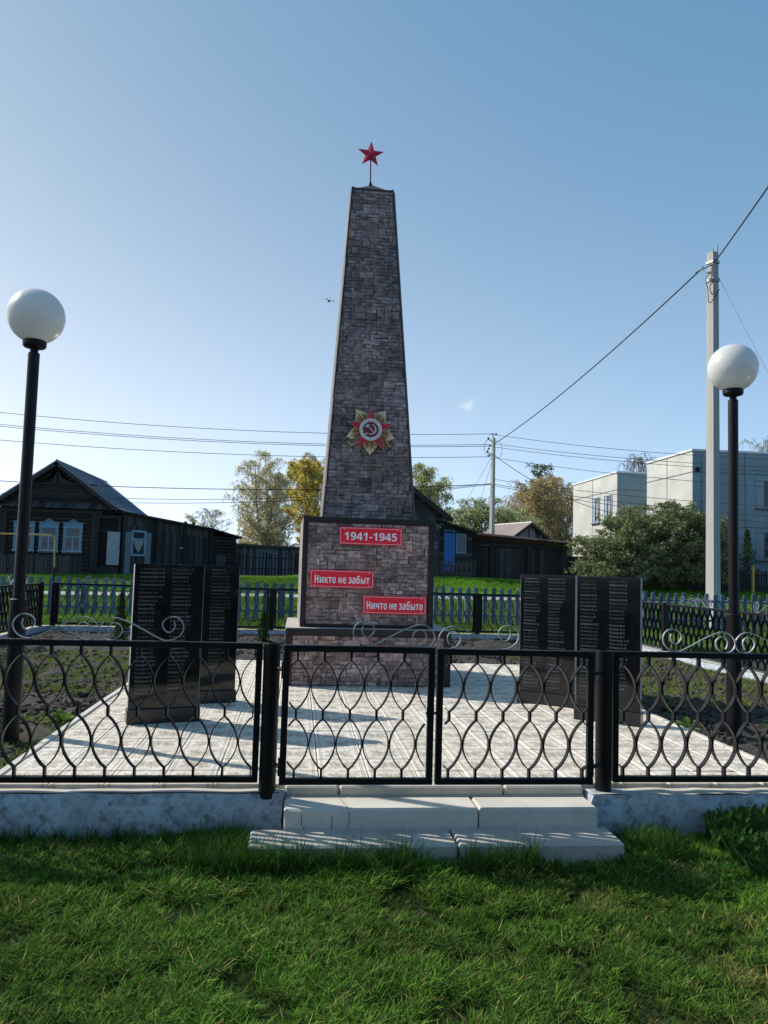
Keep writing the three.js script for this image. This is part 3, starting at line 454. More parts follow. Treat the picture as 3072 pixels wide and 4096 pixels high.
// ------------------------------------------------------------------ black granite slabs with carved names
const NAMES = {
  A: [['Александров А.К.', 'Александров А.П.', 'Александров Г.Ф.', 'Александров И.Ф.', 'Александров П.В.', 'Алешечкин С.П.', 'Антипов В.П.', 'Анашкинов С.П.', 'Баринов А.Д.', 'Бакуев И.П.', 'Бакуев П.С.', 'Багров А.М.', 'Багров А.Я.', 'Багров И.В.', 'Багров П.Я.', 'Беляков И.В.', 'Беляков М.В.', 'Вдовин Г.В.', 'Вдовин М.В.', 'Власов Г.', 'Власов П.В.', 'Вахирев Б.Г.', 'Вахирев И.С.', 'Вахирев М.Ф.', 'Вахирев М.И.', 'Вахирев Н.', 'Вахирев Ф.', 'Варламов В.', 'Варламов И.', 'Варламов Н.', 'Вершинин А.', 'Вершинин Г.'],
    ['Вершинин С.В.', 'Гаврилов И.П.', 'Громов П.Я.', 'Громов И.Я.', 'Гурьянов А.Е.', 'Гурьянов А.И.', 'Гурьянов В.М.', 'Гурьянов И.Е.', 'Гурьянов М.Т.', 'Гурьянов П.И.', 'Глазков А.П.', 'Глазков В.П.', 'Дорофеев В.М.', 'Дорофеев Т.Я.', 'Дюжиков И.А.', 'Дунаев А.А.', 'Егоров В.Я.', 'Егоров Д.Ф.', 'Егоров А.И.', 'Егоров И.', 'Егоров И.Ф.', 'Елизаров М.А.', 'Ермолаев В.В.', 'Екимов В.Д.', 'Еремин С.К.', 'Ерофеев И.', 'Зайчиков А.', 'Зайчиков В.', 'Зайчиков С.', 'Зайцев И.', 'Зотов П.Г.', 'Зуев Г.П.']],
  B: [['Иванов А.', 'Иванов Г.А.', 'Игнатов П.', 'Ильин В.А.', 'Исаев Н.', 'Исаев П.', 'Казаков И.', 'Казаков П.', 'Калинин А.', 'Карасев Я.', 'Карасев П.', 'Карпов В.', 'Карпов Г.', 'Карпов И.И.', 'Карпов Н.Е.', 'Карпов П.Я.', 'Карпов Р.А.', 'Карпов С.Г.', 'Карпов Ф.Ф.', 'Карпов Я.П.', 'Карпов А.', 'Карпов Б.', 'Карпов Н.', 'Карпов И.', 'Карпов Р.', 'Карпов Г.'],
    ['Карпов С.Д.', 'Карпов Я.Д.', 'Капташов А.И.', 'Капташов В.П.', 'Капташов И.В.', 'Капташов М.М.', 'Капташов М.И.', 'Киселев Б.С.', 'Клементьев А.С.', 'Клементьев В.П.', 'Клементьев М.П.', 'Клементьев П.В.', 'Коблов Б.П.', 'Коблов В.С.', 'Коблов И.И.', 'Коблов М.Д.', 'Коблов П.С.', 'Коблов Ф.К.', 'Ковров А.И.', 'Ковров И.А.', 'Ковров С.А.', 'Ковров М.В.', 'Коньков А.', 'Коньков П.С.', 'Крайнов А.С.', 'Краснов С.', 'Краснов А.', 'Кузин А.', 'Кузин И.', 'Курин П.']],
  C: [['Логинов В.В.', 'Ломакин А.И.', 'Ломакин А.В.', 'Ломакин И.В.', 'Ломакин М.Д.', 'Ломакин С.П.', 'Львов И.А.', 'Мелентьев И.К.', 'Макаров В.П.', 'Мавлихин В.Я.', 'Мавлихин И.Я.', 'Морозов И.И.', 'Мухин Е.И.', 'Мухин И.С.', 'Малыгин А.О.', 'Мелехин А.Д.', 'Назаров Г.Ф.', 'Назаров П.С.', 'Назаров Т.И.', 'Назаров Ф.И.', 'Николаев В.О.', 'Николаев В.С.', 'Николаев П.', 'Николаев С.Д.', 'Олейников А.М.', 'Олейников С.М.', 'Осипов С.Ф.', 'Осипов В.С.', 'Петров А.', 'Полетов В.', 'Попов И.', 'Прокофьев А.', 'Прокофьев И.', 'Прокофьев М.'],
    ['Ньюшкин Г.И.', 'Ньюшкин М.И.', 'Ньюшкин И.И.', 'Пресняков А.П.', 'Пресняков В.И.', 'Пресняков И.Д.', 'Пресняков Ф.Я.', 'Рожнов И.М.', 'Соболев В.Д.', 'Седов И.М.', 'Седов А.П.', 'Седов А.Г.', 'Седов А.Ф.', 'Седов В.И.', 'Седов И.С.', 'Седов Ф.И.', 'Сибирцев А.К.', 'Сибирцев И.К.', 'Сибирцев И.Д.', 'Сироткин И.В.', 'Савин Г.И.', 'Старостин А.И.', 'Старостин В.', 'Старостин С.О.', 'Старков А.А.', 'Старков А.М.', 'Старков А.Т.', 'Старков В.Д.', 'Старков Г.', 'Старков И.', 'Старков К.', 'Старков М.', 'Старков Н.', 'Старков П.']],
  D: [['Суганов А.А.', 'Суганов А.Г.', 'Суганов А.И.', 'Суганов В.И.', 'Суганов К.М.', 'Суганов М.М.', 'Суганов М.Ф.', 'Суганов Н.Ф.', 'Суганов Ю.А.', 'Сергеев Е.Я.', 'Солкин И.Ф.', 'Титов И.Г.', 'Трифонов И.Г.', 'Трифонов С.А.', 'Тимохин А.В.', 'Тимохин А.И.', 'Тимохин И.И.', 'Тимохин М.П.', 'Трубкин Б.И.', 'Трошин И.А.', 'Трошин С.', 'Трушин А.', 'Трушин В.', 'Трунин А.', 'Трунин И.', 'Трунин П.', 'Трунин С.', 'Улочкин А.', 'Улочкин Г.', 'Улочкин И.', 'Улочкин К.', 'Улочкин М.', 'Улочкин П.'],
    ['Фуфыгин В.К.', 'Фуфыгин Г.И.', 'Фуфыгин Е.Я.', 'Фуфыгин И.Я.', 'Фуфыгин И.П.', 'Фуфыгин Н.Я.', 'Фуфыгин Я.Д.', 'Хапугин А.А.', 'Хохлов А.А.', 'Хохлов А.М.', 'Хохлов Е.И.', 'Хохлов И.И.', 'Хохлов Ю.А.', 'Чванов И.А.', 'Чванов И.П.', 'Чванов И.С.', 'Чирочкин А.М.', 'Чирочкин В.Г.', 'Чичеров А.И.', 'Чичеров С.Г.', 'Шишков А.', 'Шишкин И.М.', 'Шишкин И.Я.', 'Шабанов В.Т.', 'Шабанов К.', 'Ширков А.Т.', 'Ширков И.И.', 'Шурыгин М.П.', 'Щербаков В.Г.', 'Щербаков Г.', 'Юдин М.', 'Юдин С.', 'Яшин В.']],
};
function slab(key, x, z, turn, label, xCols, grain) {
  const t = thing('granite_slab', label, 'memorial slab', [x, 0.3, z], turn), w = 0.555, d = 0.085, h = 1.28, pb = 0.115;
  part('plinth', cbox(-w / 2 - 0.012, w / 2 + 0.012, 0, pb, -d / 2 - 0.03, d / 2 + 0.03, 0.006), new THREE.MeshPhysicalMaterial({ color: col(0.02, 0.021, 0.024), roughness: 0.25 }), t);
  part('slab', cbox(-w / 2, w / 2, pb + 0.001, h, -d / 2, d / 2, 0.004), M.granite, t);
  for (const s of [-1, 1]) part('edge', cbox(s * w / 2 - (s > 0 ? 0.0 : 0.003), s * w / 2 + (s > 0 ? 0.003 : 0.0), pb + 0.006, h - 0.006, -d / 2 + 0.006, d / 2 - 0.006, 0.0005), M.graniteEdge, t);
  const c = document.createElement('canvas'); c.width = 900; c.height = 1890; const g = c.getContext('2d'); g.fillStyle = '#121317'; g.fillRect(0, 0, 900, 1890);
  for (let i = 0; i < 9000; i++) { g.fillStyle = `rgba(150,155,165,${R(0.02, 0.10)})`; g.fillRect(rnd() * 900, rnd() * 1890, 2, 2); }
  g.fillStyle = '#a4a7a9'; g.textBaseline = 'top';
  NAMES[key].forEach((L, q) => L.forEach((s, i) => { const sp = s.lastIndexOf(' '); g.font = '38px serif'; const y = 34 + i * (1800 / 34); if (y > 1840) return; g.globalAlpha = R(0.35, 0.9); g.fillText(s, xCols[q] * 900 + R(-2, 2), y); g.globalAlpha = 1; }));
  const m = new THREE.CanvasTexture(c); m.colorSpace = THREE.SRGBColorSpace;
  const f = new THREE.PlaneGeometry(w - 0.01, h - pb - 0.01); f.translate(0, (h + pb) / 2, d / 2 + 0.0015);
  part('carved_names', f, new THREE.MeshPhysicalMaterial({ map: m, roughness: 0.06, specularIntensity: 1, ior: 1.5 }), t);
}
slab('A', -1.565, -1.90, 0.30, 'black granite name slab with pale lit edge, nearer of the left two', [0.06, 0.53]);
slab('B', -1.34, -2.80, 0.26, 'black granite name slab half hidden behind another, farther of the left two', [0.06, 0.53]);
slab('C', 1.995, -2.885, -0.62, 'black granite name slab beside the right gate leaf, farther of the right two', [0.06, 0.52]);
slab('D', 2.268, -2.02, -0.60, 'black granite name slab behind the right gate post, nearer of the right two', [0.05, 0.52]);

// ------------------------------------------------------------------ street lamps
function lamp(x, z, label) {
  const t = thing('globe_lamp', label, 'lamp post', [x, 0.18, z], 0, undefined);
  const L = (p, seg = 24) => new THREE.LatheGeometry(p.map((q) => new THREE.Vector2(...q)), seg);
  part('sleeve', L([[0.062, 0], [0.062, 1.105], [0.058, 1.112], [0.043, 1.113]]), M.iron, t);
  part('pole', L([[0.0425, 1.11], [0.0425, 2.99], [0.040, 2.993], [0.030, 2.994], [0.030, 3.035]]), M.iron, t);
  part('holder', L([[0.030, 3.025], [0.076, 3.036], [0.086, 3.05], [0.087, 3.082], [0.081, 3.090], [0.03, 3.09]], 28), M.iron, t);
  const a0 = 0.38; const pts = []; for (let i = 0; i <= 40; i++) { const a = lerp(Math.PI - a0, 0, i / 40); pts.push([0.211 * Math.sin(a), 3.281 + 0.211 * Math.cos(a)]); }
  part('globe', L(pts, 48), M.globe, t); part('hatch', cbox(-0.025, 0.025, 0.55, 0.72, 0.056, 0.0635, 0.002), M.iron, t);
}
lamp(-2.59, -1.433, 'black lamp post with opal white globe beside the left slabs');
lamp(3.263, -1.703, 'black lamp post with opal white globe beside the right slabs');

// ------------------------------------------------------------------ blue picket fence
{
  const t = thing('picket_fence', 'faded blue wooden picket fence between the memorial and the road', 'fence', [0, 0, -18]);
  const gs = [0, 1, 2, 3, 4].map(() => { const w = R(0.056, 0.062), h = R(1.08, 1.14), s = new THREE.Shape([[-w, 0], [w, 0], [w, h - 0.035], [w - 0.028, h], [-w + 0.028, h], [-w, h - 0.035]].map((p) => new THREE.Vector2(...p))); return extr(s, 0.022, 0.003, 0.02); });
  const ms = [[0.105, 0.18, 0.255], [0.12, 0.205, 0.285], [0.15, 0.235, 0.30], [0.10, 0.155, 0.20]].map(([r, g, b]) => mat(r, g, b, 0.8, { map: rep(woodT, 3, 1) }));
  for (let x = -12.05; x < 15.5; x += 0.2475) { const p = part('picket', pick(gs), pick(ms), t); p.position.set(x + R(-0.012, 0.012), ground(x, -18) - 0.0 + R(-0.02, 0.015), 0); p.rotation.z = R(-0.02, 0.02); p.scale.y = rnd() < 0.05 ? 0.94 : 1; }
  for (let x = -12; x < 15.4; x += 2.75) { for (const y of [0.25, 0.84]) part('rail', cbox(x, x + 2.745, y, y + 0.07, -0.045, 0.017, 0.004), ms[2], t); part('post', cbox(x - 0.045, x + 0.045, -0.1, 1.0, -0.14, -0.046, 0.006), ms[3], t); }
}

// ------------------------------------------------------------------ utility poles and wires
function catenary(a, b, sag, r, m, name, label, n = 28) {
  const pts = []; for (let i = 0; i <= n; i++) { const t = i / n; pts.push(new THREE.Vector3(lerp(a[0], b[0], t), lerp(a[1], b[1], t) - 4 * sag * t * (1 - t), lerp(a[2], b[2], t))); }
  const o = shade(new THREE.Mesh(new THREE.TubeGeometry(new THREE.CatmullRomCurve3(pts), n * 2, r, 5), m)); o.name = numbered(name); scene.add(o); return tag(o, label, 'wire', 'overhead wires along the street');
}
function polePrism(h, w0, w1) { const g = new THREE.CylinderGeometry(w1 * Math.SQRT1_2, w0 * Math.SQRT1_2, h, 4, 1).toNonIndexed(); g.rotateY(Math.PI / 4); g.translate(0, h / 2, 0); g.computeVertexNormals(); return g; }
{
  const t = thing('utility_pole', 'slim concrete utility pole in front of the plank gates, many wires at its top', 'utility pole', [11.75, 0.9, -44], 0.5);
  part('shaft', polePrism(9.3, 0.30, 0.17), M.polec, t);
  part('bracket', [rod([0, 9.0, 0], [-0.45, 9.15, 0], 0.025), rod([0, 8.2, 0], [-0.5, 8.25, 0], 0.03), rod([-0.05, 9.2, 0], [-0.05, 9.6, 0], 0.025), rod([-0.45, 9.5, 0], [0.2, 9.5, 0], 0.02)], M.insul, t);
  part('insulator', [[-0.5, 8.35], [-0.35, 8.1], [-0.46, 9.2], [-0.3, 8.75], [-0.4, 8.55], [0.2, 9.55]].map(([x, y]) => new THREE.SphereGeometry(0.075, 10, 8).translate(x, y, 0)), M.insul, t);
  part('jumper', [-1, 1].map((s) => new THREE.TubeGeometry(new THREE.CatmullRomCurve3([[s * 0.15, 9.15], [s * 0.65, 9.0], [s * 0.75, 8.4], [s * 0.45, 8.05], [s * 0.1, 8.2]].map(([x, y]) => new THREE.Vector3(x, y, 0))), 24, 0.014, 5)), M.wire, t);
  const r = thing('utility_pole', 'thick concrete utility pole behind the right globe lamp', 'utility pole', [12.67, 0, -18.9], 0.36);
  part('shaft', polePrism(12.25, 0.318, 0.25), M.polec, r);
  part('clamp_band', [cbox(-0.155, 0.155, 11.25, 11.38, -0.155, 0.155, 0.01), cbox(-0.155, 0.155, 11.86, 11.96, -0.155, 0.155, 0.01)], mat(0.30, 0.29, 0.28, 0.45, { metalness: 0.5 }), r);
  part('bracket', [rod([-0.14, 11.8, 0.1], [-0.45, 11.6, -0.3], 0.03), rod([0.1, 12.0, 0.1], [0.1, 12.5, 0.1], 0.022), rod([-0.13, 11.3, 0.13], [-0.30, 11.25, 0.13], 0.05, 0.05, 8, true), rod([-0.06, 12.2, 0.05], [-0.06, 12.35, 0.05], 0.02)], mat(0.35, 0.35, 0.36, 0.5), r);
  part('hanging_cable', [new THREE.TubeGeometry(new THREE.CatmullRomCurve3([[-0.2, 11.5, 0.1], [-0.42, 11.3, 0.1], [-0.40, 10.9, 0.15], [-0.36, 10.45, 0.17], [-0.1, 10.7, 0.18], [0.12, 11.0, 0.16]].map((p) => new THREE.Vector3(...p))), 30, 0.014, 5), new THREE.TubeGeometry(new THREE.CatmullRomCurve3([[-0.15, 11.2, 0.14], [-0.3, 11.0, 0.14], [-0.2, 10.75, 0.16], [-0.12, 11.1, 0.17]].map((p) => new THREE.Vector3(...p))), 24, 0.014, 5)], M.wire, r);
}
{
  const W = M.wire, mk = (a, b, s, r = 0.017, l) => catenary(a, b, s, r, W, 'wire', l ?? 'thin dark overhead wire strung above the street');
  mk([11.7, 10.45, -44], [-27, 10.9, -44], 0.75, 0.017, 'topmost wire running left from the slim pole'); mk([11.6, 9.75, -44], [-27, 10.15, -44], 0.72, 0.017, 'second wire running left from the slim pole, just above its twin'); mk([11.6, 9.62, -43.8], [-27, 10.0, -43.8], 0.72, 0.017, 'third wire running left from the slim pole, just below its twin'); mk([11.5, 8.95, -44], [-27, 9.1, -44], 0.65, 0.017, 'fourth wire running left, lowest of the upper four over the birch');
  mk([11.7, 7.2, -44], [-27, 6.5, -44], 0.72, 0.024, 'thicker cable running left across the birch crown, above the house roof'); mk([11.7, 7.25, -44.2], [-27, 5.9, -44.2], 1.1, 0.017, 'middle thin wire crossing the log house roof and birch'); mk([11.7, 7.2, -44.3], [-27, 5.6, -44.3], 1.15, 0.017, 'lowest thin wire crossing the log house gable to the left');
  mk([11.8, 10.4, -44], [30, 6.7, -24], 0.55, 0.015, 'topmost wire running right from the slim pole toward the flats'); mk([11.8, 9.8, -44], [30, 6.35, -24], 0.5, 0.015, 'second wire running right from the slim pole toward the flats'); mk([11.8, 9.6, -44], [30, 6.15, -24], 0.5, 0.015, 'third wire running right from the slim pole toward the flats'); mk([11.8, 8.9, -44], [30, 5.3, -24], 0.5, 0.015, 'fourth wire running right, lowest of the upper four');
  mk([11.8, 7.5, -44], [30, 4.6, -24], 0.5, 0.015, 'fifth wire running right across the windows of the flats'); mk([11.8, 7.2, -44], [30, 3.95, -24], 0.5, 0.017, 'sixth wire running right across the flats and bushes'); mk([11.8, 7.1, -44], [30, 3.55, -24], 0.55, 0.017, 'lowest wire running right across the flats into the bushes');
  mk([11.9, 9.0, -44], [24.5, 5.6, -45.2], 1.2, 0.02, 'twisted dark cable slanting down from the slim pole to the flats');
  catenary([11.8, 9.8, -44], [12.35, 11.75, -18.9], 0.35, 0.026, W, 'cable', 'thick dark cable sagging from the slim pole to the thick pole').userData.group = undefined;
  delete scene.children[scene.children.length - 1].userData.group;
  catenary([12.75, 11.95, -18.9], [5.4, 11.4, 6], 0.25, 0.022, W, 'cable', 'dark cable leaving the thick pole toward the upper right'); delete scene.children[scene.children.length - 1].userData.group;
  catenary([12.85, 11.5, -18.9], [19.3, 0.0, -18.9], 0.1, 0.007, M.wireLight, 'guy_wire', 'thin pale guy line slanting down from the thick pole'); delete scene.children[scene.children.length - 1].userData.group;
  mk([8.9, 4.4, -43], [11.65, 9.0, -44], 0.1, 0.011, 'thin stay wire from the slim pole down to the blue-door porch'); mk([10.1, 3.9, -43], [11.65, 8.6, -44], 0.1, 0.011, 'thin stay wire from the slim pole down to the plank gateway');
}

// ------------------------------------------------------------------ houses
function boards(par, x0, x1, y0, yTop, z, w, ms, o = {}) {   // vertical planks
  for (let x = x0; x < x1 - 0.02; ) { const ww = Math.min(w * R(0.75, 1.25), x1 - x), xm = x + ww / 2, yt = typeof yTop === 'function' ? yTop(xm) : yTop; if (yt - y0 > 0.05) part('plank', cbox(x + 0.004, x + ww - 0.004, y0 + R(0, o.ragB ?? 0.02), yt - R(0, o.rag ?? 0.01), z - 0.02, z + R(0.006, 0.028), 0.005), pick(ms), par); x += ww; }
}
function rafterBoards(par, x0, xa, x1, ye, ya, z, m, w = 0.2) { // barge boards along a gable
  const mk = (a, b) => { const dx = b[0] - a[0], dy = b[1] - a[1], l = Math.hypot(dx, dy), n = [dy / l * w, -dx / l * w]; const s = dx > 0 ? 1 : -1; return extr([[a[0], a[1]], [b[0], b[1]], [b[0] + n[0] * s, b[1] + n[1] * s], [a[0] + n[0] * s, a[1] + n[1] * s]], 0.05, 0.004, z); };
  part('barge_board', mk([x0, ye], [xa, ya]), m, par); part('barge_board', mk([x1, ye], [xa, ya]), m, par);
}
function slope(a, b, c, d, t) { // thick roof sheet: a,b along the eave, c,d along the ridge
  const dn = (p) => [p[0], p[1] - t, p[2]]; return quadGeo([[a, b, c, d], [dn(d), dn(c), dn(b), dn(a)], [a, dn(a), dn(b), b], [b, dn(b), dn(c), c], [c, dn(c), dn(d), d], [d, dn(d), dn(a), a]]);
}
function carvedWindow(par, x0, x1, y0, y1, z) {
  const w = node('window', par), cx = (x0 + x1) / 2, W = x1 - x0, iw = W * 0.33, sill = y0, head = y1, m = M.casing, l = M.casingLight;
  part('casing', [cbox(x0 + 0.03, cx - iw - 0.045, sill, head, z, z + 0.06, 0.008), cbox(cx + iw + 0.045, x1 - 0.03, sill, head, z, z + 0.06, 0.008)], m, w);
  part('header', extr([[x0 + 0.03, head], [x1 - 0.03, head], [x1 - 0.03, head + 0.28], [cx + 0.28, head + 0.28], [cx, head + 0.46], [cx - 0.28, head + 0.28], [x0 + 0.03, head + 0.28]], 0.07, 0.006, z), m, w);
  part('cornice', [strip([[x0 + 0.0, head + 0.29], [cx - 0.29, head + 0.29], [cx, head + 0.475], [cx + 0.29, head + 0.29], [x1 - 0.0, head + 0.29]], 0.03, 0.16).translate(0, 0, z + 0.06), cbox(x0 + 0.01, x1 - 0.01, head - 0.02, head + 0.025, z + 0.071, z + 0.11, 0.004)], l, w);
  part('sill', cbox(x0 - 0.01, x1 + 0.01, sill - 0.05, sill + 0.01, z, z + 0.14, 0.006), l, w);
  const fr = []; for (let k = 0; k < 9; k++) { const a = lerp(x0, x1 - 0.12, k / 8); fr.push(extr([[a, sill - 0.05], [a + 0.12, sill - 0.05], [a + 0.09, sill - 0.11], [a + 0.06, sill - 0.15], [a + 0.03, sill - 0.11]], 0.02, 0, z + 0.03)); } part('fringe', fr, l, w);
  const ty = lerp(sill, head, 0.62); part('frame', [cbox(cx - iw - 0.045, cx - iw, sill + 0.01, head, z + 0.005, z + 0.045, 0.004), cbox(cx + iw, cx + iw + 0.045, sill + 0.01, head, z + 0.005, z + 0.045, 0.004), cbox(cx - iw, cx + iw, ty - 0.025, ty + 0.025, z + 0.005, z + 0.04, 0.004), cbox(cx - 0.03, cx + 0.03, sill + 0.012, ty - 0.026, z + 0.005, z + 0.04, 0.004), cbox(cx - iw, cx + iw, sill + 0.01, sill + 0.05, z + 0.004, z + 0.038, 0.003)], l, w);
  for (const [a, b, c, d] of [[cx - iw, cx + iw, ty + 0.025, head], [cx - iw, cx - 0.03, sill + 0.05, ty - 0.025], [cx + 0.03, cx + iw, sill + 0.05, ty - 0.025]]) part('pane', cbox(a, b, c, d, z + 0.012, z + 0.02, 0), M.glass, w);
  return w;
}
{ // left: log house with carved blue windows
  const h = thing('log_house', 'dark log house with blue carved window frames and grey metal roof', 'house', [-14.2, 0.55, -41]);
  const E = 3.5, YE = 4.02, YA = 6.58, D = -11.2, wl = -2.92, wr = 2.30;
  part('body', cbox(wl + 0.05, wr + 0.3, -0.2, 3.9, D + 0.4, -0.05, 0), wood[0], h);
  { const g = extr([[-E + 0.25, 3.7], [E - 0.25, 3.7], [0, YA - 0.15]], -D - 0.6, 0, D + 0.5); part('attic', g, wood[0], h); }
  const logG = new THREE.CylinderGeometry(0.125, 0.125, wr - wl + 0.3, 9).toNonIndexed(); logG.rotateZ(Math.PI / 2); logG.scale(1, 0.95, 0.7);
  for (let k = 0; k < 16; k++) { const l = part('log', logG, pick(woodH), h); l.position.set((wl + wr) / 2 + R(-0.03, 0.03), 0.05 + k * 0.232, 0); l.scale.y = R(0.95, 1.02); }
  for (const x of [wl - 0.05, wr - 0.28]) boards(h, x, x + 0.42, -0.1, 3.65, 0.13, 0.2, woodH);
  part('frieze', cbox(wl - 0.2, wr + 0.3, 3.62, 3.86, 0.05, 0.2, 0.01), wood[1], h);
  // gable: lying boards below, slanted boards above, a small pent roof at the foot
  for (let k = 0; k < 10; k++) { const y = 4.22 + k * 0.21, x = E * (YA - 0.25 - y) / (YA - YE) - 0.1; if (x > 0.15) part('plank', cbox(-x, x, y + 0.004, y + 0.204, -0.05, 0.0 + R(0, 0.015), 0.006), pick(woodH), h); }
  for (let k = 0; k < 7; k++) for (const s of [-1, 1]) { const a = 0.12 + k * 0.25; part('slanted_board', extr([[s * a, 5.34], [s * (a + 0.2), 5.34], [s * (a * 0.15 + 0.2), 6.28 - a * 0.62], [s * a * 0.15, 6.28 - a * 0.62]].sort(() => 0), 0.02, 0, 0.017), pick(wood), h); }
  part('gable_ledge', cbox(-1.75, 2.2, 5.24, 5.33, 0.02, 0.12, 0.01), wood[2], h); part('gable_ledge', cbox(-1.9, 1.9, 4.46, 4.52, 0.02, 0.1, 0.01), wood[1], h);
  for (let x = -3.3; x < 3.3; x += 0.235) part('pent_board', slope([x, 3.92, 0.50], [x + 0.225, 3.92, 0.50], [x + 0.225, 4.26, 0.02], [x, 4.26, 0.02], 0.03), pick(wood), h);
  rafterBoards(h, -E - 0.05, 0, E + 0.05, YE, YA + 0.02, 0.42, wood[2], 0.26);
  const rf = node('roof', h), za = 0.48, zb = D, za2 = 0.48;
  part('roof_sheet', slope([E, YE, za], [E, YE, zb + 1.6], [0, YA, zb], [0, YA, za], 0.06), M.tin, rf); part('roof_sheet', slope([-E, YE, zb + 1.6], [-E, YE, za], [0, YA, za], [0, YA, zb], 0.06), M.tin, rf);
  part('hip_sheet', quadGeo([[[E, YE, zb + 1.6], [-E, YE, zb + 1.6], [0, YA, zb], [0, YA, zb]]]), M.tin, rf);
  for (let k = 0; k < 17; k++) { const z = za - 0.2 - k * 0.62; if (z > zb + 1.6) part('roof_seam', rod([E, YE + 0.02, z], [0.03, YA + 0.02, z], 0.022, 0.022, 4), M.tin, rf); }
  part('ridge_cap', rod([0, YA + 0.01, za], [0, YA + 0.01, zb], 0.05, 0.05, 6), M.tin, rf);
  for (const [a, b] of [[-2.2, -1.02], [-0.83, 0.28], [0.47, 1.58]]) carvedWindow(h, a, b, 1.50, 2.80, 0.10);
  // porch recess shade as a near-black block, door, side panels
  part('porch_shade', cbox(2.31, 3.5, -0.1, 3.5, -0.9, -0.02, 0), M.dark, h);
  part('porch_post', [cbox(2.28, 2.42, -0.1, 3.45, 0.0, 0.14, 0.008), cbox(3.46, 3.6, -0.1, 3.45, 0.0, 0.14, 0.008)], wood[1], h); part('porch_beam', cbox(2.28, 3.62, 3.4, 3.6, 0.0, 0.16, 0.01), wood[1], h); part('porch_beam', cbox(2.43, 3.45, 2.66, 2.74, 0.0, 0.1, 0.01), wood[1], h);
  const dr = node('door', h); part('leaf', cbox(2.93, 3.62, 0.78, 2.66, 0.15, 0.19, 0.008), M.door, dr); part('handle', rod([3.55, 1.7, 0.2], [3.55, 1.82, 0.2], 0.015, 0.015, 6), M.dark, dr);
  for (let k = 0; k < 4; k++) part('porch_step', cbox(2.45, 3.6, -0.15, 0.15 + k * 0.18, 0.55 - k * 0.22, 0.74 - k * 0.22, 0.01), wood[1], h);
}
{ // yard wall and log shed joined to the house, receding to the right
  const a = Math.atan2(6.0, 4.3), t = thing('plank_shed', 'long dark plank shed with small window, joined to the log house', 'shed', [-10.55, 0.55, -41.1], a * 0 + 0.94);
  const L = 7.4, top = (x) => lerp(3.78, 3.22, x / L);
  part('backing', extr([[0, -0.1], [L, -0.1], [L, top(L) - 0.05], [0, top(0) - 0.05]], 0.08, 0, -0.14), wood[0], t);
  boards(t, 0.0, L, -0.05, (x) => top(x) - 0.6, 0.0, 0.17, wood); boards(t, 0.0, L, 2.5, (x) => top(x), -0.03, 0.2, [wood[1], wood[2], wood[3], M.brownBoard], { rag: 0.04 });
  part('roof_edge', extr([[-0.15, top(0) - 0.02], [L + 0.2, top(L) - 0.04], [L + 0.2, top(L) + 0.07], [-0.15, top(0) + 0.09]], 3.4, 0.01, -3.2), wood[1], t);
  for (let k = 0; k < 3; k++) part('roof_clod', new THREE.IcosahedronGeometry(R(0.07, 0.12), 1).translate(R(3, 7), top(5) + 0.12, R(-0.1, 0.1)), M.soil, t);
  for (const x of [0.05, 2.6, 4.9, 7.3]) part('post', cbox(x - 0.09, x + 0.09, -0.1, top(x) - 0.1, 0.03, 0.17, 0.01), wood[1], t);
  const w = node('window', t); part('panel', [cbox(0.14, 0.62, 0.3, 2.72, 0.05, 0.1, 0.006), cbox(1.72, 2.15, 0.3, 2.72, 0.05, 0.1, 0.006)], M.greyWood, w);
  part('frame', [cbox(0.63, 0.74, 1.45, 2.72, 0.06, 0.14, 0.006), cbox(1.6, 1.71, 1.45, 2.72, 0.06, 0.14, 0.006), cbox(0.63, 1.71, 2.721, 2.83, 0.06, 0.14, 0.006), cbox(0.63, 1.71, 1.34, 1.449, 0.06, 0.14, 0.006), cbox(0.741, 1.599, 2.3, 2.37, 0.07, 0.13, 0.005)], M.casingLight, w);
  part('pane', [cbox(0.742, 1.598, 1.45, 2.299, 0.085, 0.092, 0), cbox(0.742, 1.598, 2.371, 2.72, 0.085, 0.092, 0)], M.glass, w); part('curtain', extr([[0.75, 2.29], [1.59, 2.29], [1.45, 1.9], [1.2, 1.55], [0.95, 1.85]], 0.005, 0, 0.094), M.curtain, w);
  part('gate_handle', cbox(4.5, 4.8, 1.9, 1.95, 0.09, 0.12, 0.01), M.white, t);
  const s = thing('log_shed', 'small log shed at the end of the plank shed', 'shed', [-6.15, 0.6, -47.1], 0.66), S = 1.85, tp = (x) => lerp(3.2, 2.75, x / S);
  const lg = new THREE.CylinderGeometry(0.11, 0.11, S, 8).toNonIndexed(); lg.rotateZ(Math.PI / 2); lg.translate(S / 2, 0, 0); for (let k = 0; k < 13; k++) { const l = part('log', lg, pick(woodH), s); l.position.y = 0.1 + k * 0.215; l.scale.x = R(0.97, 1.02); }
  part('backing', cbox(0.05, S - 0.05, -0.1, 2.75, -1.8, -0.06, 0), wood[0], s); part('door', cbox(0.35, 1.05, 0, 1.55, 0.08, 0.13, 0.01), wood[3], s); part('roof', extr([[-0.3, tp(0)], [S + 0.35, tp(S) - 0.06], [S + 0.35, tp(S) + 0.05], [-0.3, tp(0) + 0.12]], 2.2, 0.01, -2), wood[0], s);
}
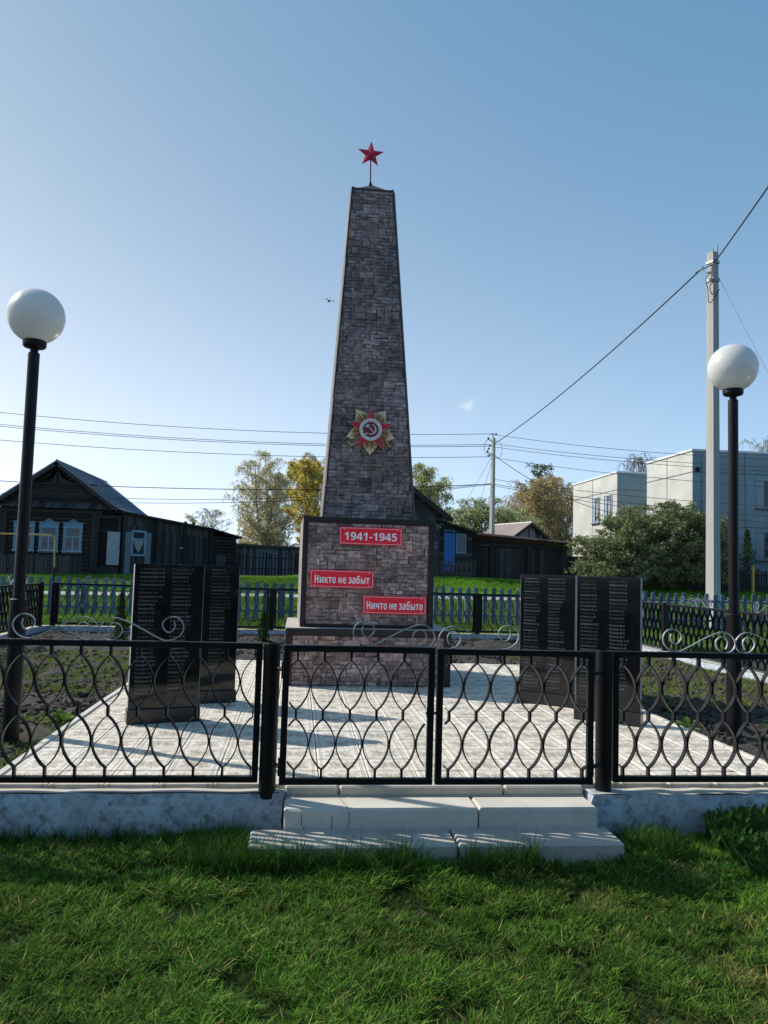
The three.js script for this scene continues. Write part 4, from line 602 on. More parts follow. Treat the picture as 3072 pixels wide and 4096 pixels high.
{ // middle fence, low shed behind
  const t = thing('picket_fence', 'rough grey unpainted picket fence below the birches, left of the monument', 'fence', [-5.2, ground(-3, -53), -53]);
  for (let x = 0; x < 4.9; x += 0.235) { const p = part('picket', cbox(-0.055, 0.055, 0, R(1.55, 1.78), 0.0, 0.025, 0.006), pick(wood), t); p.position.x = x; p.rotation.z = R(-0.03, 0.03); }
  for (const y of [0.45, 1.25]) part('rail', cbox(-0.1, 4.9, y, y + 0.09, -0.06, -0.002, 0.006), wood[2], t); for (const x of [0.4, 2.4, 4.6]) part('post', cbox(x - 0.07, x + 0.07, -0.1, 1.75, -0.16, -0.061, 0.01), wood[1], t);
  const s = thing('low_shed', 'low grey shed with sagging flat roof behind the rough fence', 'shed', [-5.6, 0.8, -56]);
  boards(s, 0, 5.4, 0, 2.15, 0, 0.24, [M.greyWood, wood[3]]); part('backing', cbox(0, 5.4, 0, 2.1, -2.6, -0.03, 0), wood[1], s); part('roof', extr([[-0.2, 2.2], [5.6, 2.08], [5.6, 2.22], [2.6, 2.30], [-0.2, 2.38]], 3.1, 0.02, -2.8), mat(0.10, 0.095, 0.06, 0.95, { map: concT }), s);
}
{ // right: second wooden house mostly behind the monument
  const h = thing('wooden_house', 'dark wooden gabled house half hidden behind the monument, blue door', 'house', [4.96, 0.95, -42]);
  const E = 3.78, YE = 3.76, YA = 6.55, D = -10;
  part('body', cbox(-3.1, 3.0, -0.2, 3.7, D + 0.4, -0.05, 0), wood[0], h); part('attic', extr([[-E + 0.25, 3.55], [E - 0.25, 3.55], [0, YA - 0.15]], -D - 0.6, 0, D + 0.5), wood[0], h);
  for (let k = 0; k < 16; k++) part('plank', cbox(-3.1, 2.9, 0.05 + k * 0.215, 0.26 + k * 0.215, -0.04, R(0.0, 0.03), 0.01), pick(woodH), h);
  for (let k = 0; k < 11; k++) { const y = 4.0 + k * 0.22, x = E * (YA - 0.25 - y) / (YA - YE) - 0.1; if (x > 0.15) part('plank', cbox(-x, x, y + 0.004, y + 0.214, -0.05, R(0, 0.015), 0.006), pick(woodH), h); }
  for (let x = -3.6; x < 3.6; x += 0.24) part('pent_board', slope([x, 3.62, 0.5], [x + 0.23, 3.62, 0.5], [x + 0.23, 4.02, 0.02], [x, 4.02, 0.02], 0.03), pick(wood), h);
  rafterBoards(h, -E - 0.05, 0, E + 0.05, YE, YA + 0.02, 0.42, wood[1], 0.28);
  const rf = node('roof', h); part('roof_sheet', slope([E, YE, 0.5], [E, YE, D], [0, YA, D], [0, YA, 0.5], 0.06), M.rust, rf); part('roof_sheet', slope([-E, YE, D], [-E, YE, 0.5], [0, YA, 0.5], [0, YA, D], 0.06), M.rust, rf);
  part('corner_board', cbox(2.72, 3.06, -0.1, 3.55, 0.04, 0.09, 0.01), wood[2], h);
  const cv = node('carving', h); for (const [x, y, r] of [[2.55, 3.15, 0.10], [2.75, 3.3, 0.13], [2.95, 3.2, 0.10], [3.15, 3.32, 0.12], [2.85, 2.0, 0.09], [2.85, 2.25, 0.07]]) part('scrollwork', new THREE.TorusGeometry(r, 0.022, 5, 14, 4.6).translate(x, y, 0.12), M.casingLight, cv);
  // lean-to porch
  const top = (x) => lerp(3.55, 2.95, (x - 3.05) / 2.1);
  part('porch_wall', extr([[3.06, -0.1], [5.1, -0.1], [5.1, top(5.1)], [3.06, top(3.06)]], 3, 0, -3.1), wood[1], h); for (let k = 0; k < 16; k++) part('plank', cbox(3.08, 5.08, 0.02 + k * 0.19, 0.2 + k * 0.19, -0.09, R(-0.06, -0.03), 0.006), pick([...woodH, M.brownBoard]), h);
  part('porch_roof', extr([[2.95, top(2.95) + 0.02], [5.3, top(5.3)], [5.3, top(5.3) + 0.1], [2.95, top(2.95) + 0.12]], 3.6, 0.01, -3.2), wood[0], h);
  const d = node('door', h); part('leaf', cbox(3.42, 3.9, 0.6, 2.9, -0.02, 0.03, 0.01), M.blueDoor, d); part('frame', [cbox(3.34, 3.419, 0.5, 3.0, -0.02, 0.06, 0.006), cbox(3.901, 4.0, 0.5, 3.0, -0.02, 0.06, 0.006), cbox(3.34, 4.0, 3.001, 3.08, -0.02, 0.06, 0.006)], mat(0.04, 0.16, 0.36, 0.6), d);
  const w = node('window', h); part('frame', [cbox(4.06, 4.14, 1.75, 2.8, -0.02, 0.05, 0.006), cbox(4.62, 4.70, 1.75, 2.8, -0.02, 0.05, 0.006), cbox(4.06, 4.7, 2.801, 2.88, -0.02, 0.05, 0.006), cbox(4.06, 4.7, 1.67, 1.749, -0.02, 0.05, 0.006)], M.casing, w); part('pane', cbox(4.141, 4.619, 1.75, 2.8, 0.0, 0.008, 0), M.glass, w);
  const f = thing('picket_fence', 'short weathered picket fence in front of the blue door', 'fence', [7.6, 0.95, -40.6]);
  for (let x = 0; x < 2.35; x += 0.135) { const p = part('picket', cbox(-0.035, 0.035, 0, R(1.05, 1.3), 0, 0.022, 0.005), pick([wood[3], M.brownBoard]), f); p.position.x = x; p.rotation.z = R(-0.05, 0.05); }
  for (const y of [0.35, 0.85]) part('rail', cbox(-0.05, 2.35, y, y + 0.07, -0.05, -0.002, 0.005), wood[1], f); part('post', cbox(2.2, 2.4, -0.1, 1.35, -0.16, -0.052, 0.01), wood[1], f);
}
{ // plank gates with a rusty overhanging roof, barn behind
  const t = thing('plank_gate', 'long dark plank gateway under a rusty brown overhanging roof', 'gateway', [10.15, 0.95, -43]);
  const L = 6.1; part('backing', cbox(0, L, -0.1, 2.6, -0.3, -0.05, 0), wood[0], t); boards(t, 0, L, -0.05, 2.15, 0, 0.26, wood); part('lintel', cbox(0, L, 2.16, 2.4, -0.03, 0.10, 0.01), wood[1], t); part('lintel', cbox(0.6, 1.6, 2.2, 2.3, 0.101, 0.13, 0.01), M.brownBoard, t);
  for (const x of [0.1, 1.35, 3.75, L - 0.1]) part('gate_post', cbox(x - 0.13, x + 0.13, -0.1, 2.4, 0.03, 0.2, 0.012), wood[1], t);
  const sh = new THREE.Shape(); sh.moveTo(0.42, 2.05); sh.quadraticCurveTo(0.62, 2.55, 0.25, 2.72); sh.lineTo(-0.5, 3.02); sh.lineTo(-0.62, 2.9); sh.lineTo(0.12, 2.55); sh.quadraticCurveTo(0.42, 2.4, 0.36, 2.05);
  const rg = new THREE.ExtrudeGeometry(sh, { depth: L + 0.25, bevelEnabled: false, curveSegments: 6 }); rg.rotateY(-Math.PI / 2); rg.scale(-1, 1, -1); rg.translate(-0.05, 0, 0); rg.rotateY(0); 
  { const p = rg.attributes.position; for (let i = 0; i < p.count; i++) { const x = p.getX(i); p.setY(i, p.getY(i) - x * 0.055 + (pnoise(x * 1.5, p.getY(i), 99, 6) - 0.5) * 0.05); } rg.computeVertexNormals(); }
  part('roof', rg, new THREE.MeshStandardMaterial({ color: col(0.17, 0.095, 0.085), roughness: 0.75, map: rep(concT, 0.5, 0.5), side: THREE.DoubleSide }), t);
  const b = thing('barn', 'barn with a sunlit pinkish slate roof behind the plank gateway', 'barn', [16.94, 0.95, -53], 0.30);
  const E = 2.1, YE = 3.0, YA = 4.45, D = -5; part('body', cbox(-1.8, 1.8, 0, 3.1, D + 0.2, 0, 0), wood[1], b); part('attic', extr([[-1.9, 2.95], [1.9, 2.95], [0, YA - 0.1]], -D - 0.3, 0, D + 0.2), wood[2], b);
  for (let x = -1.7; x < 1.7; x += 0.22) part('plank', cbox(x, x + 0.21, 0, YA - 0.15 - Math.abs(x + 0.1) * 0.7, -0.0, R(0.005, 0.03), 0.006), pick([wood[2], wood[3], M.greyWood]), b);
  rafterBoards(b, -E, 0, E, YE, YA, 0.3, wood[1], 0.2); const rf = node('roof', b); part('roof_sheet', slope([-E, YE, D], [-E, YE, 0.35], [0, YA, 0.35], [0, YA, D], 0.05), M.slate, rf); part('roof_sheet', slope([E, YE, 0.35], [E, YE, D], [0, YA, D], [0, YA, 0.35], 0.05), M.slate, rf);
  part('ridge_cap', rod([0, YA, 0.36], [0, YA, D], 0.07, 0.07, 6), mat(0.62, 0.58, 0.54, 0.8), rf); for (let k = 0; k < 12; k++) part('slate_course', rod([-E, YE + 0.02, 0.1 - k * 0.43], [0, YA + 0.02, 0.1 - k * 0.43], 0.03, 0.03, 4), M.slate, rf);
  const f = thing('plank_fence', 'tall dark plank fence between the gateway and the pale flats', 'fence', [16.35, 0.95, -43.2]); boards(f, 0, 4.6, -0.05, 1.75, 0, 0.2, [wood[0], wood[0], wood[1]]); part('rail', [cbox(0, 4.6, 0.5, 0.6, -0.09, -0.022, 0.006), cbox(0, 4.6, 1.3, 1.4, -0.09, -0.022, 0.006)], wood[0], f); part('post', cbox(2.2, 2.34, -0.1, 1.95, 0.03, 0.15, 0.01), wood[3], f);
  const s = thing('small_outbuilding', 'little outbuilding with a tiled roof edge seen past the gateway end', 'shed', [19.2, 0.95, -56]); boards(s, -1.6, 1.6, 0, 1.9, 0, 0.22, [M.greyWood, wood[3]]); part('body', cbox(-1.6, 1.6, 0, 1.9, -2, -0.03, 0), M.greyWood, s); part('roof', slope([-1.8, 1.85, 0.25], [1.8, 1.85, 0.25], [1.8, 2.6, -1.6], [-1.8, 2.6, -1.6], 0.06), M.slate, s); for (let k = 0; k < 12; k++) part('roof_tile_row', rod([-1.75 + k * 0.31, 1.88, 0.26], [-1.75 + k * 0.31, 2.62, -1.6], 0.05, 0.05, 5), M.slate, s);
}
{ // panel-built block of flats
  const t = thing('panel_flats', 'pale two-storey concrete panel flats behind the dense bushes', 'apartment building', [22.6, 0.9, 0]), H = 8.2;
  const blk = (nm, x0, x1, z0, z1) => { const b = node(nm, t); part('wall', cbox(x0, x1, -0.4, H, z1, z0, 0.02), M.plaster, b); part('coping', cbox(x0 - 0.07, x1, H + 0.001, H + 0.13, z1 - 0.05, z0 + 0.07, 0.01), M.coping, b); return b; };
  const r = blk('near_block', 0, 18, -39, -45.1), l = blk('far_block', 0, 16, -50, -59.2); part('link_wall', cbox(3.2, 15, -0.4, H - 0.1, -50.1, -45, 0.02), M.plaster, t);
  for (const [b, x1, z] of [[r, 18, -39], [l, 16, -50]]) part('front_shade', cbox(0.012, x1 - 0.01, 0.46, H - 0.02, z - 0.03, z + 0.008, 0.002), M.plasterShade, b);  // thin blue-grey sheets put the shade of the front faces into colour
  const seamV = (b, x, z, y0 = 0, y1 = H) => part('panel_joint', cbox(x - 0.02, x + 0.02, y0, y1, z - 0.02, z + 0.02, 0), M.seam, b);
  seamV(r, 0, -42.2, 0, H); seamV(r, 0.55, -39, 1.5, H - 0.3); seamV(r, 3.3, -39); seamV(r, 9.2, -39); seamV(l, 0, -54.8); seamV(l, 0, -57.0, 3, 3.5);
  for (const [b, z0, z1] of [[r, -39, -45.1], [l, -50, -59.2]]) for (const y of [6.95, 3.75]) { part('panel_joint', cbox(-0.015, 0.02, y - 0.03, y + 0.02, z1 + 0.02, z0 - 0.02, 0), M.seam, b); part('panel_joint', cbox(0.02, 17.9 - (b === l ? 2 : 0), y - 0.03, y + 0.02, z0 - 0.02, z0 + 0.015, 0), M.seam, b); }
  const win = (b, px, py, pz, w, hh, turn) => { const g = node('window', b); g.position.set(px, py, pz); g.rotation.y = turn; const f = M.casingLight, q = w / 2;
    part('reveal', cbox(-q, q, 0, hh, -0.005, 0.004, 0), M.dark, g); part('pane', cbox(-q + 0.06, q - 0.06, 0.06, hh - 0.06, 0.005, 0.012, 0), M.glass, g); part('curtain', [cbox(-q + 0.1, -q + 0.5, 0.1, hh - 0.1, 0.0125, 0.016, 0), cbox(0.05, 0.35, 0.1, hh * 0.7, 0.0125, 0.016, 0)], M.curtain, g);
    part('frame', [cbox(-q, q, hh - 0.07, hh, 0.008, 0.05, 0.004), cbox(-q, q, 0, 0.07, 0.008, 0.05, 0.004), cbox(-q, -q + 0.07, 0.071, hh - 0.071, 0.008, 0.05, 0.004), cbox(q - 0.07, q, 0.071, hh - 0.071, 0.008, 0.05, 0.004), cbox(-0.25, -0.17, 0.071, hh - 0.071, 0.008, 0.045, 0.004), cbox(-0.169, q - 0.071, hh * 0.72, hh * 0.72 + 0.06, 0.008, 0.045, 0.004)], f, g); part('sill', cbox(-q - 0.1, q + 0.1, -0.07, -0.001, 0.004, 0.16, 0.006), M.seam, g); };
  for (const y of [4.2, 1.1]) { win(r, 5.0, y + 0.72, -38.992, 2.0, 1.75, 0); win(r, 11.5, y + 0.72, -38.992, 2.0, 1.75, 0); for (const z of [-51.6, -54.0]) win(l, -0.008, y + 0.5 - (y > 2 ? 0 : 0.3), z, 1.5, 2.0, -Math.PI / 2); }
  part('cable_box', cbox(0.15, 0.4, 6.98, 7.2, -38.995, -38.86, 0.01), M.dark, r); part('base', cbox(-0.06, 18, -0.4, 0.45, -45.16, -38.93, 0.01), mat(0.30, 0.30, 0.29, 0.9, { map: concT }), r);
  const f = thing('picket_fence', 'dark picket fence in front of the flats, right of the thick pole', 'fence', [21.0, 0.85, -36.5]);
  for (let x = 0; x < 12; x += 0.155) { const p = part('picket', cbox(-0.05, 0.05, 0, R(1.15, 1.32), 0, 0.022, 0.005), pick([wood[0], wood[0], wood[1]]), f); p.position.x = x; p.rotation.z = R(-0.02, 0.02); } for (const y of [0.3, 0.9]) part('rail', cbox(-0.1, 12, y, y + 0.08, -0.06, -0.002, 0.005), wood[0], f);
  const p = thing('marker_post', 'yellow painted post standing by the dark picket fence at right', 'post', [24.66, 0.85, -36.2]); part('post', cbox(-0.07, 0.07, -0.1, 1.45, -0.07, 0.07, 0.012), M.yellow, p); part('cap', cbox(-0.085, 0.085, 1.451, 1.5, -0.085, 0.085, 0.01), mat(0.45, 0.36, 0.08, 0.6), p);
}
{ // yellow gas pipe before the log house
  const t = thing('gas_pipe', 'yellow gas pipe on a post bending down before the log house', 'pipe', [-11.2, ground(-11, -31), -31]);
  const c = new THREE.CatmullRomCurve3([[-9, 2.55], [-3, 2.56], [-0.25, 2.58], [-0.05, 2.55], [0, 2.4], [0.03, 1.8], [0.06, 1.15]].map(([x, y]) => new THREE.Vector3(x, y, 0)), false, 'catmullrom', 0.2); part('pipe', new THREE.TubeGeometry(c, 60, 0.032, 8), M.yellow, t); part('stand', rod([0.06, -0.1, 0], [0.06, 1.16, 0], 0.055, 0.05, 8, true), M.iron, t); part('support', rod([-2.35, -0.1, 0.05], [-2.35, 2.52, 0.05], 0.03, 0.03, 6), wood[2], t);
}
{ // unseen house added behind the viewer, guessed from reflections, dark to cut skylight
  const h = thing('unseen_long_house', 'unseen long house added behind the viewer, dark to cut skylight, mirrored in slabs', 'house', [2, 0, 21]); part('wall', cbox(-16, 16, -0.2, 4.2, 0, 9, 0.02), mat(0.035, 0.034, 0.036, 0.9, { map: rep(woodT, 0.6, 0.6) }), h);
  const rf = quadGeo([[[-16.6, 4.0, -0.7], [16.6, 4.0, -0.7], [16.6, 8.2, 4.5], [-16.6, 8.2, 4.5]], [[16.6, 4.0, 9.7], [-16.6, 4.0, 9.7], [-16.6, 8.2, 4.5], [16.6, 8.2, 4.5]]]); part('roof', rf, mat(0.07, 0.05, 0.045, 0.8, { side: THREE.DoubleSide }), h);
  for (const s of [-1, 1]) part('gable', extr([[-4.5, 0], [4.5, 0], [0, 4.0]], 0.1, 0, 0).rotateY(Math.PI / 2).translate(s * 15.95 - 0.05, 4.19, 4.5), mat(0.12, 0.09, 0.08, 0.9), h);
  for (let x = -13; x < 14; x += 3.4) { const w = node('window', h); part('frame', cbox(x - 0.7, x + 0.7, 1.2, 2.9, -0.04, -0.002, 0.01), M.casingLight, w); part('pane', cbox(x - 0.58, x + 0.58, 1.32, 2.78, -0.05, -0.042, 0), M.glass, w); }
}
{ // front garden fence of the log house
  const t = thing('plank_fence', 'dark garden fence of upright slats below the blue windows', 'fence', [-17.4, 0.4, -39.4]);
  for (let x = 0; x < 5.2; x += 0.15) { const p = part('slat', cbox(-0.055, 0.055, 0, R(1.28, 1.42), 0, 0.022, 0.005), pick([wood[1], wood[2], wood[3], wood[3]]), t); p.position.x = x; p.rotation.z = R(-0.015, 0.015); } for (const y of [0.3, 1.0]) part('rail', cbox(-0.1, 5.2, y, y + 0.08, -0.06, -0.002, 0.005), wood[1], t);
}

// ------------------------------------------------------------------ trees, bushes, plants
class Leaves { constructor() { this.p = []; this.c = []; }
  quad(x, y, z, s, c, dir) { const a = rnd() * 6.283, b = Math.acos(2 * rnd() - 1), ux = Math.sin(b) * Math.cos(a), uy = Math.cos(b), uz = Math.sin(b) * Math.sin(a); let vx = uy, vy = -ux, vz = R(-0.5, 0.5); const l = Math.hypot(vx, vy, vz) || 1; vx /= l; vy /= l; vz /= l;
    const A = [x - ux * s, y - uy * s, z - uz * s], B = [x + vx * s * 0.42, y + vy * s * 0.42, z + vz * s * 0.42], C = [x + ux * s, y + uy * s, z + uz * s], D = [x - vx * s * 0.42, y - vy * s * 0.42, z - vz * s * 0.42];
    this.p.push(...A, ...B, ...C, ...A, ...C, ...D); for (let k = 0; k < 6; k++) this.c.push(...c); }
  twig(pts, r, c) { for (let i = 0; i < pts.length - 1; i++) { const a = pts[i], b = pts[i + 1], ra = r * (1 - i / pts.length * 0.6), rb = r * (1 - (i + 1) / pts.length * 0.6); for (let k = 0; k < 3; k++) { const t0 = k * 2.094, t1 = t0 + 2.094, q = (p, t, rr) => [p[0] + Math.cos(t) * rr, p[1], p[2] + Math.sin(t) * rr]; this.p.push(...q(a, t0, ra), ...q(a, t1, ra), ...q(b, t1, rb), ...q(a, t0, ra), ...q(b, t1, rb), ...q(b, t0, rb)); for (let e = 0; e < 6; e++) this.c.push(...c); } } }
  geo() { const g = new THREE.BufferGeometry(); g.setAttribute('position', new THREE.Float32BufferAttribute(this.p, 3)); g.setAttribute('color', new THREE.Float32BufferAttribute(this.c, 3)); g.computeVertexNormals(); return g; }
}
const leafM = leafMat(), treeM = leafMat(); treeM.transmission = 0.6;
const varc = (c, k = 0.3) => { const f = 1 + R(-k, k); return [c[0] * f * (1 + R(-0.1, 0.1)), c[1] * f, c[2] * f]; };
function tree(name, label, cat, x, z, o) {
  const y = ground(x, z), t = thing(name, label, cat, [x, y, z], 0, o.group), { h, w } = o, tr = [], L = new Leaves(), limbs = [], nT = o.trunks ?? 1, lean = o.lean ?? 0.05;
  for (let s = 0; s < nT; s++) {
    const hh = h * (s ? R(0.72, 0.95) : 0.97), a0 = rnd() * 6.28, sp = nT > 1 ? w * 0.22 : 0, ax = Math.cos(a0) * sp + R(-1, 1) * lean * h, az = Math.sin(a0) * sp, P = (u) => [ax * Math.pow(u, 1.3) + 0.02 * h * Math.sin(u * 5 + s), hh * u, az * Math.pow(u, 1.3) + 0.015 * h * Math.sin(u * 4 + 2 * s)], r0 = o.r ?? h * 0.016;
    for (let k = 0; k < 8; k++) tr.push(rod(P(k / 8), P((k + 1) / 8), r0 * (1 - k / 8.6), r0 * (1 - (k + 1) / 8.6), 7));
    const nl = Math.round((o.limbs ?? 26) / nT);
    for (let i = 0; i < nl; i++) {
      const u = lerp(o.base ?? 0.18, 0.97, Math.pow((i + rnd() * 0.8) / nl, 0.9)), a = i * 2.4 + rnd(), p0 = P(u), env = Math.pow(Math.sin(Math.PI * Math.pow(clamp((u - (o.base ?? 0.18)) / (1.06 - (o.base ?? 0.18)) * 0.92 + 0.10, 0, 1), o.peak ?? 1)), o.round ?? 0.7), len = w / 2 * env * R(0.6, 1.12), up = o.up ?? 0.9, seg = [];
      for (let k = 0; k <= 5; k++) { const q = k / 5; seg.push([p0[0] + Math.cos(a) * len * q + gauss() * 0.02 * h * q, Math.min(h * 1.0, p0[1] + len * up * (q - (o.arch ?? 0.35) * q * q) + gauss() * 0.012 * h), p0[2] + Math.sin(a) * len * q + gauss() * 0.02 * h * q]); }
      const rl = r0 * 0.34 * (1 - u * 0.6); for (let k = 0; k < 5; k++) tr.push(rod(seg[k], seg[k + 1], rl * (1 - k / 6), rl * (1 - (k + 1) / 6), 5)); limbs.push(seg);
    }
  }
  for (let i = 0; i < (o.skirt ?? 0); i++) { const a = i * 2.4 + rnd(), yl = h * R(0.06, 0.62), rr = w / 2 * R(0.75, 1.08) * Math.sqrt(1 - Math.pow(yl / h * 0.9, 2)), seg = []; for (let k = 0; k <= 5; k++) { const q = k / 5; seg.push([Math.cos(a) * rr * q + gauss() * 0.08, 0.1 + (yl - 0.1) * Math.pow(q, 0.8) + gauss() * 0.05, Math.sin(a) * rr * q + gauss() * 0.08]); } for (let k = 0; k < 5; k++) tr.push(rod(seg[k], seg[k + 1], 0.022 * (1 - k / 6), 0.022 * (1 - (k + 1) / 6), 5)); limbs.push(seg); }
  const at = () => { const s = pick(limbs), q = Math.pow(rnd(), 0.7) * 4.98, k = Math.floor(q), f = q - k; return [0, 1, 2].map((e) => lerp(s[k][e], s[k + 1][e], f)); };
  const tc = o.twigCol ?? [0.11, 0.09, 0.075], dr = o.droop ?? 0.5, tl = o.twigLen ?? h * 0.12;
  for (let i = 0; i < (o.twigs ?? 900); i++) {
    const p = at(), a = rnd() * 6.283, l = tl * R(0.5, 1.3), pts = [p]; let q = p; let vy = R(0.2, 0.7) * (1 - dr * 0.7), vx = Math.cos(a) * 0.6, vz = Math.sin(a) * 0.6;
    for (let k = 0; k < 4; k++) { q = [q[0] + vx * l / 4, q[1] + vy * l / 4, q[2] + vz * l / 4]; vy -= dr * 0.75; vx *= 0.75; vz *= 0.75; pts.push(q); }
    L.twig(pts, o.twigR ?? 0.02, varc(tc, 0.25));
    const nl = o.leafPer ?? 4; for (let k = 0; k < nl; k++) { const e = pts[1 + Math.floor(rnd() * 4)]; L.quad(e[0] + gauss() * (o.spread ?? 0.2), e[1] + gauss() * (o.spread ?? 0.2), e[2] + gauss() * (o.spread ?? 0.2), (o.leaf ?? 0.08) * R(0.6, 1.3), varc(pick(o.cols), 0.35)); }
  }
  part('trunk', tr, o.bark ?? bark, t); part('crown', L.geo(), treeM, t); return t;
}
const GB = [[0.60, 0.54, 0.24], [0.66, 0.60, 0.30], [0.50, 0.47, 0.18], [0.62, 0.53, 0.27]];
tree('birch_tree', 'tall drooping birch with sparse spring leaves left of the monument', 'birch tree', -3.6, -70, { h: 12.2, w: 6.6, trunks: 4, limbs: 84, skirt: 46, peak: 0.62, twigs: 4200, twigLen: 1.5, droop: 0.62, leafPer: 4, leaf: 0.10, spread: 0.22, round: 0.5, cols: GB, bark: birchBark, base: 0.06, twigR: 0.016, twigCol: [0.48, 0.42, 0.36], up: 0.85, arch: 0.3, r: 0.17 });
tree('birch_tree', 'birch behind the yellow tree, its top beside the obelisk', 'birch tree', 0.1, -76, { h: 12.6, w: 5.0, trunks: 2, limbs: 26, twigs: 1100, twigLen: 2.0, droop: 0.75, leafPer: 3, leaf: 0.10, spread: 0.2, cols: GB, bark: birchBark, base: 0.3, twigCol: [0.46, 0.42, 0.38], up: 1.4, r: 0.14 });
tree('flowering_tree', 'yellow-blossoming tree against the left edge of the obelisk', 'tree', 0.1, -61, { h: 9.2, w: 4.4, limbs: 34, twigs: 1100, twigLen: 0.9, droop: 0.1, leafPer: 9, leaf: 0.11, spread: 0.2, cols: [[0.60, 0.48, 0.09], [0.54, 0.44, 0.10], [0.68, 0.55, 0.13], [0.44, 0.37, 0.10]], base: 0.12, up: 1.7, arch: 0.2, round: 0.55 });
tree('bare_tree', 'small bare rounded tree beyond the plank shed roof', 'tree', -10.7, -90, { h: 7.2, w: 5.4, limbs: 30, twigs: 800, twigLen: 1.5, droop: 0.4, leafPer: 1, leaf: 0.10, cols: GB, base: 0.3, twigCol: [0.32, 0.30, 0.28] });
tree('bare_tree', 'bare pale tree standing left of the small rounded tree', 'tree', -13.4, -92, { h: 6.8, w: 3.2, limbs: 20, twigs: 450, twigLen: 1.2, droop: 0.3, leafPer: 2, leaf: 0.10, cols: GB, base: 0.25, twigCol: [0.34, 0.32, 0.28] });
tree('birch_tree', 'light green birch right of the obelisk above the house roof', 'birch tree', 11.9, -68, { h: 10.3, w: 6.4, trunks: 3, limbs: 60, skirt: 30, peak: 0.7, twigs: 3200, twigLen: 1.5, droop: 0.5, leafPer: 5, leaf: 0.10, spread: 0.2, cols: [[0.50, 0.55, 0.20], [0.56, 0.60, 0.26], [0.42, 0.48, 0.16], [0.54, 0.54, 0.28]], bark: birchBark, base: 0.15, up: 1.4, r: 0.14 });
const GS = [[0.40, 0.46, 0.18], [0.50, 0.55, 0.24], [0.34, 0.40, 0.16], [0.48, 0.48, 0.28]];
for (const [x, z, h, w, l] of [[13.6, -62, 5.6, 3.6, 'young green tree just left of the slim utility pole'], [15.6, -62.5, 6.6, 3.8, 'young green tree just right of the slim utility pole'], [18.0, -63, 6.0, 3.6, 'young green tree above the barn roof ridge'], [20.0, -66, 5.4, 4.0, 'young green tree between the barn gable and the brown birch']])
  tree('young_tree', l, 'tree', x, z, { h, w: w * 1.15, trunks: 4, limbs: 44, twigs: 1200, twigLen: 1.1, droop: 0.15, leafPer: 4, leaf: 0.10, spread: 0.18, cols: GS, base: 0.05, up: 1.8, round: 0.6 });
const GO = [[0.64, 0.50, 0.24], [0.70, 0.56, 0.28], [0.56, 0.46, 0.20], [0.55, 0.52, 0.22]];
tree('birch_tree', 'brownish-gold birch left of the flats, nearest the barn', 'birch tree', 26.6, -82, { h: 11.2, w: 7.6, trunks: 3, limbs: 66, skirt: 40, peak: 0.7, twigs: 4200, twigLen: 1.8, droop: 0.7, round: 0.45, leafPer: 5, leaf: 0.11, spread: 0.18, cols: GO, bark: birchBark, base: 0.1, up: 1.4, r: 0.15, twigCol: [0.36, 0.27, 0.18] });
tree('birch_tree', 'gold-green birch touching the corner of the flats', 'birch tree', 30.4, -84, { h: 11.8, w: 7.6, trunks: 3, limbs: 66, skirt: 40, peak: 0.7, twigs: 4200, twigLen: 1.8, droop: 0.7, round: 0.45, leafPer: 5, leaf: 0.11, spread: 0.18, cols: GO, bark: birchBark, base: 0.1, up: 1.4, r: 0.15, twigCol: [0.36, 0.26, 0.15] });
tree('young_tree', 'green treetop showing over the far block of the flats', 'tree', 30.6, -92, { h: 14.6, w: 4.0, limbs: 26, twigs: 650, twigLen: 1.3, droop: 0.3, leafPer: 5, leaf: 0.12, cols: [[0.09, 0.13, 0.05], [0.12, 0.16, 0.06]], base: 0.4, up: 1.5 });
tree('bare_tree', 'twiggy treetop showing between the two blocks of the flats', 'tree', 29.8, -62, { h: 11.6, w: 4.2, limbs: 26, twigs: 380, twigLen: 1.5, droop: 0.75, leafPer: 1, leaf: 0.10, cols: GS, base: 0.45, up: 1.3, twigCol: [0.10, 0.09, 0.09] });
tree('bare_tree', 'twiggy treetop above the near block at the right frame edge', 'tree', 39.6, -58, { h: 12.6, w: 5.2, limbs: 30, twigs: 600, twigLen: 1.6, droop: 0.5, leafPer: 2, leaf: 0.10, cols: GS, base: 0.45, up: 1.3, twigCol: [0.14, 0.12, 0.11] });
const GL = [[0.19, 0.225, 0.09], [0.27, 0.30, 0.14], [0.11, 0.145, 0.055], [0.35, 0.37, 0.22]];
const bushO = { trunks: 6, limbs: 80, twigs: 1500, twigLen: 0.75, droop: 0.25, leafPer: 10, leaf: 0.085, spread: 0.2, cols: GL, base: 0.0, up: 1.0, round: 0.33, skirt: 70, r: 0.05, twigR: 0.012, lean: 0.02 };
for (const [x, z, h, w, n, l] of [[16.4, -37.2, 2.6, 3.6, 1500, 'low dark leafy bush, leftmost before the flats'], [18.3, -37.4, 4.2, 4.4, 3000, 'big leafy bush below the two-window end of the flats'], [20.6, -37.6, 4.6, 4.2, 3000, 'tallest leafy bush, before the lit corner of the flats'], [22.4, -37.2, 4.2, 3.2, 1900, 'leafy bush just left of the thick utility pole'], [24.3, -38.0, 2.9, 1.4, 350, 'narrow leafy bush between the thick pole and the right lamp']])
  tree('bush', l, 'bush', x, z, { ...bushO, h, w, twigs: n });
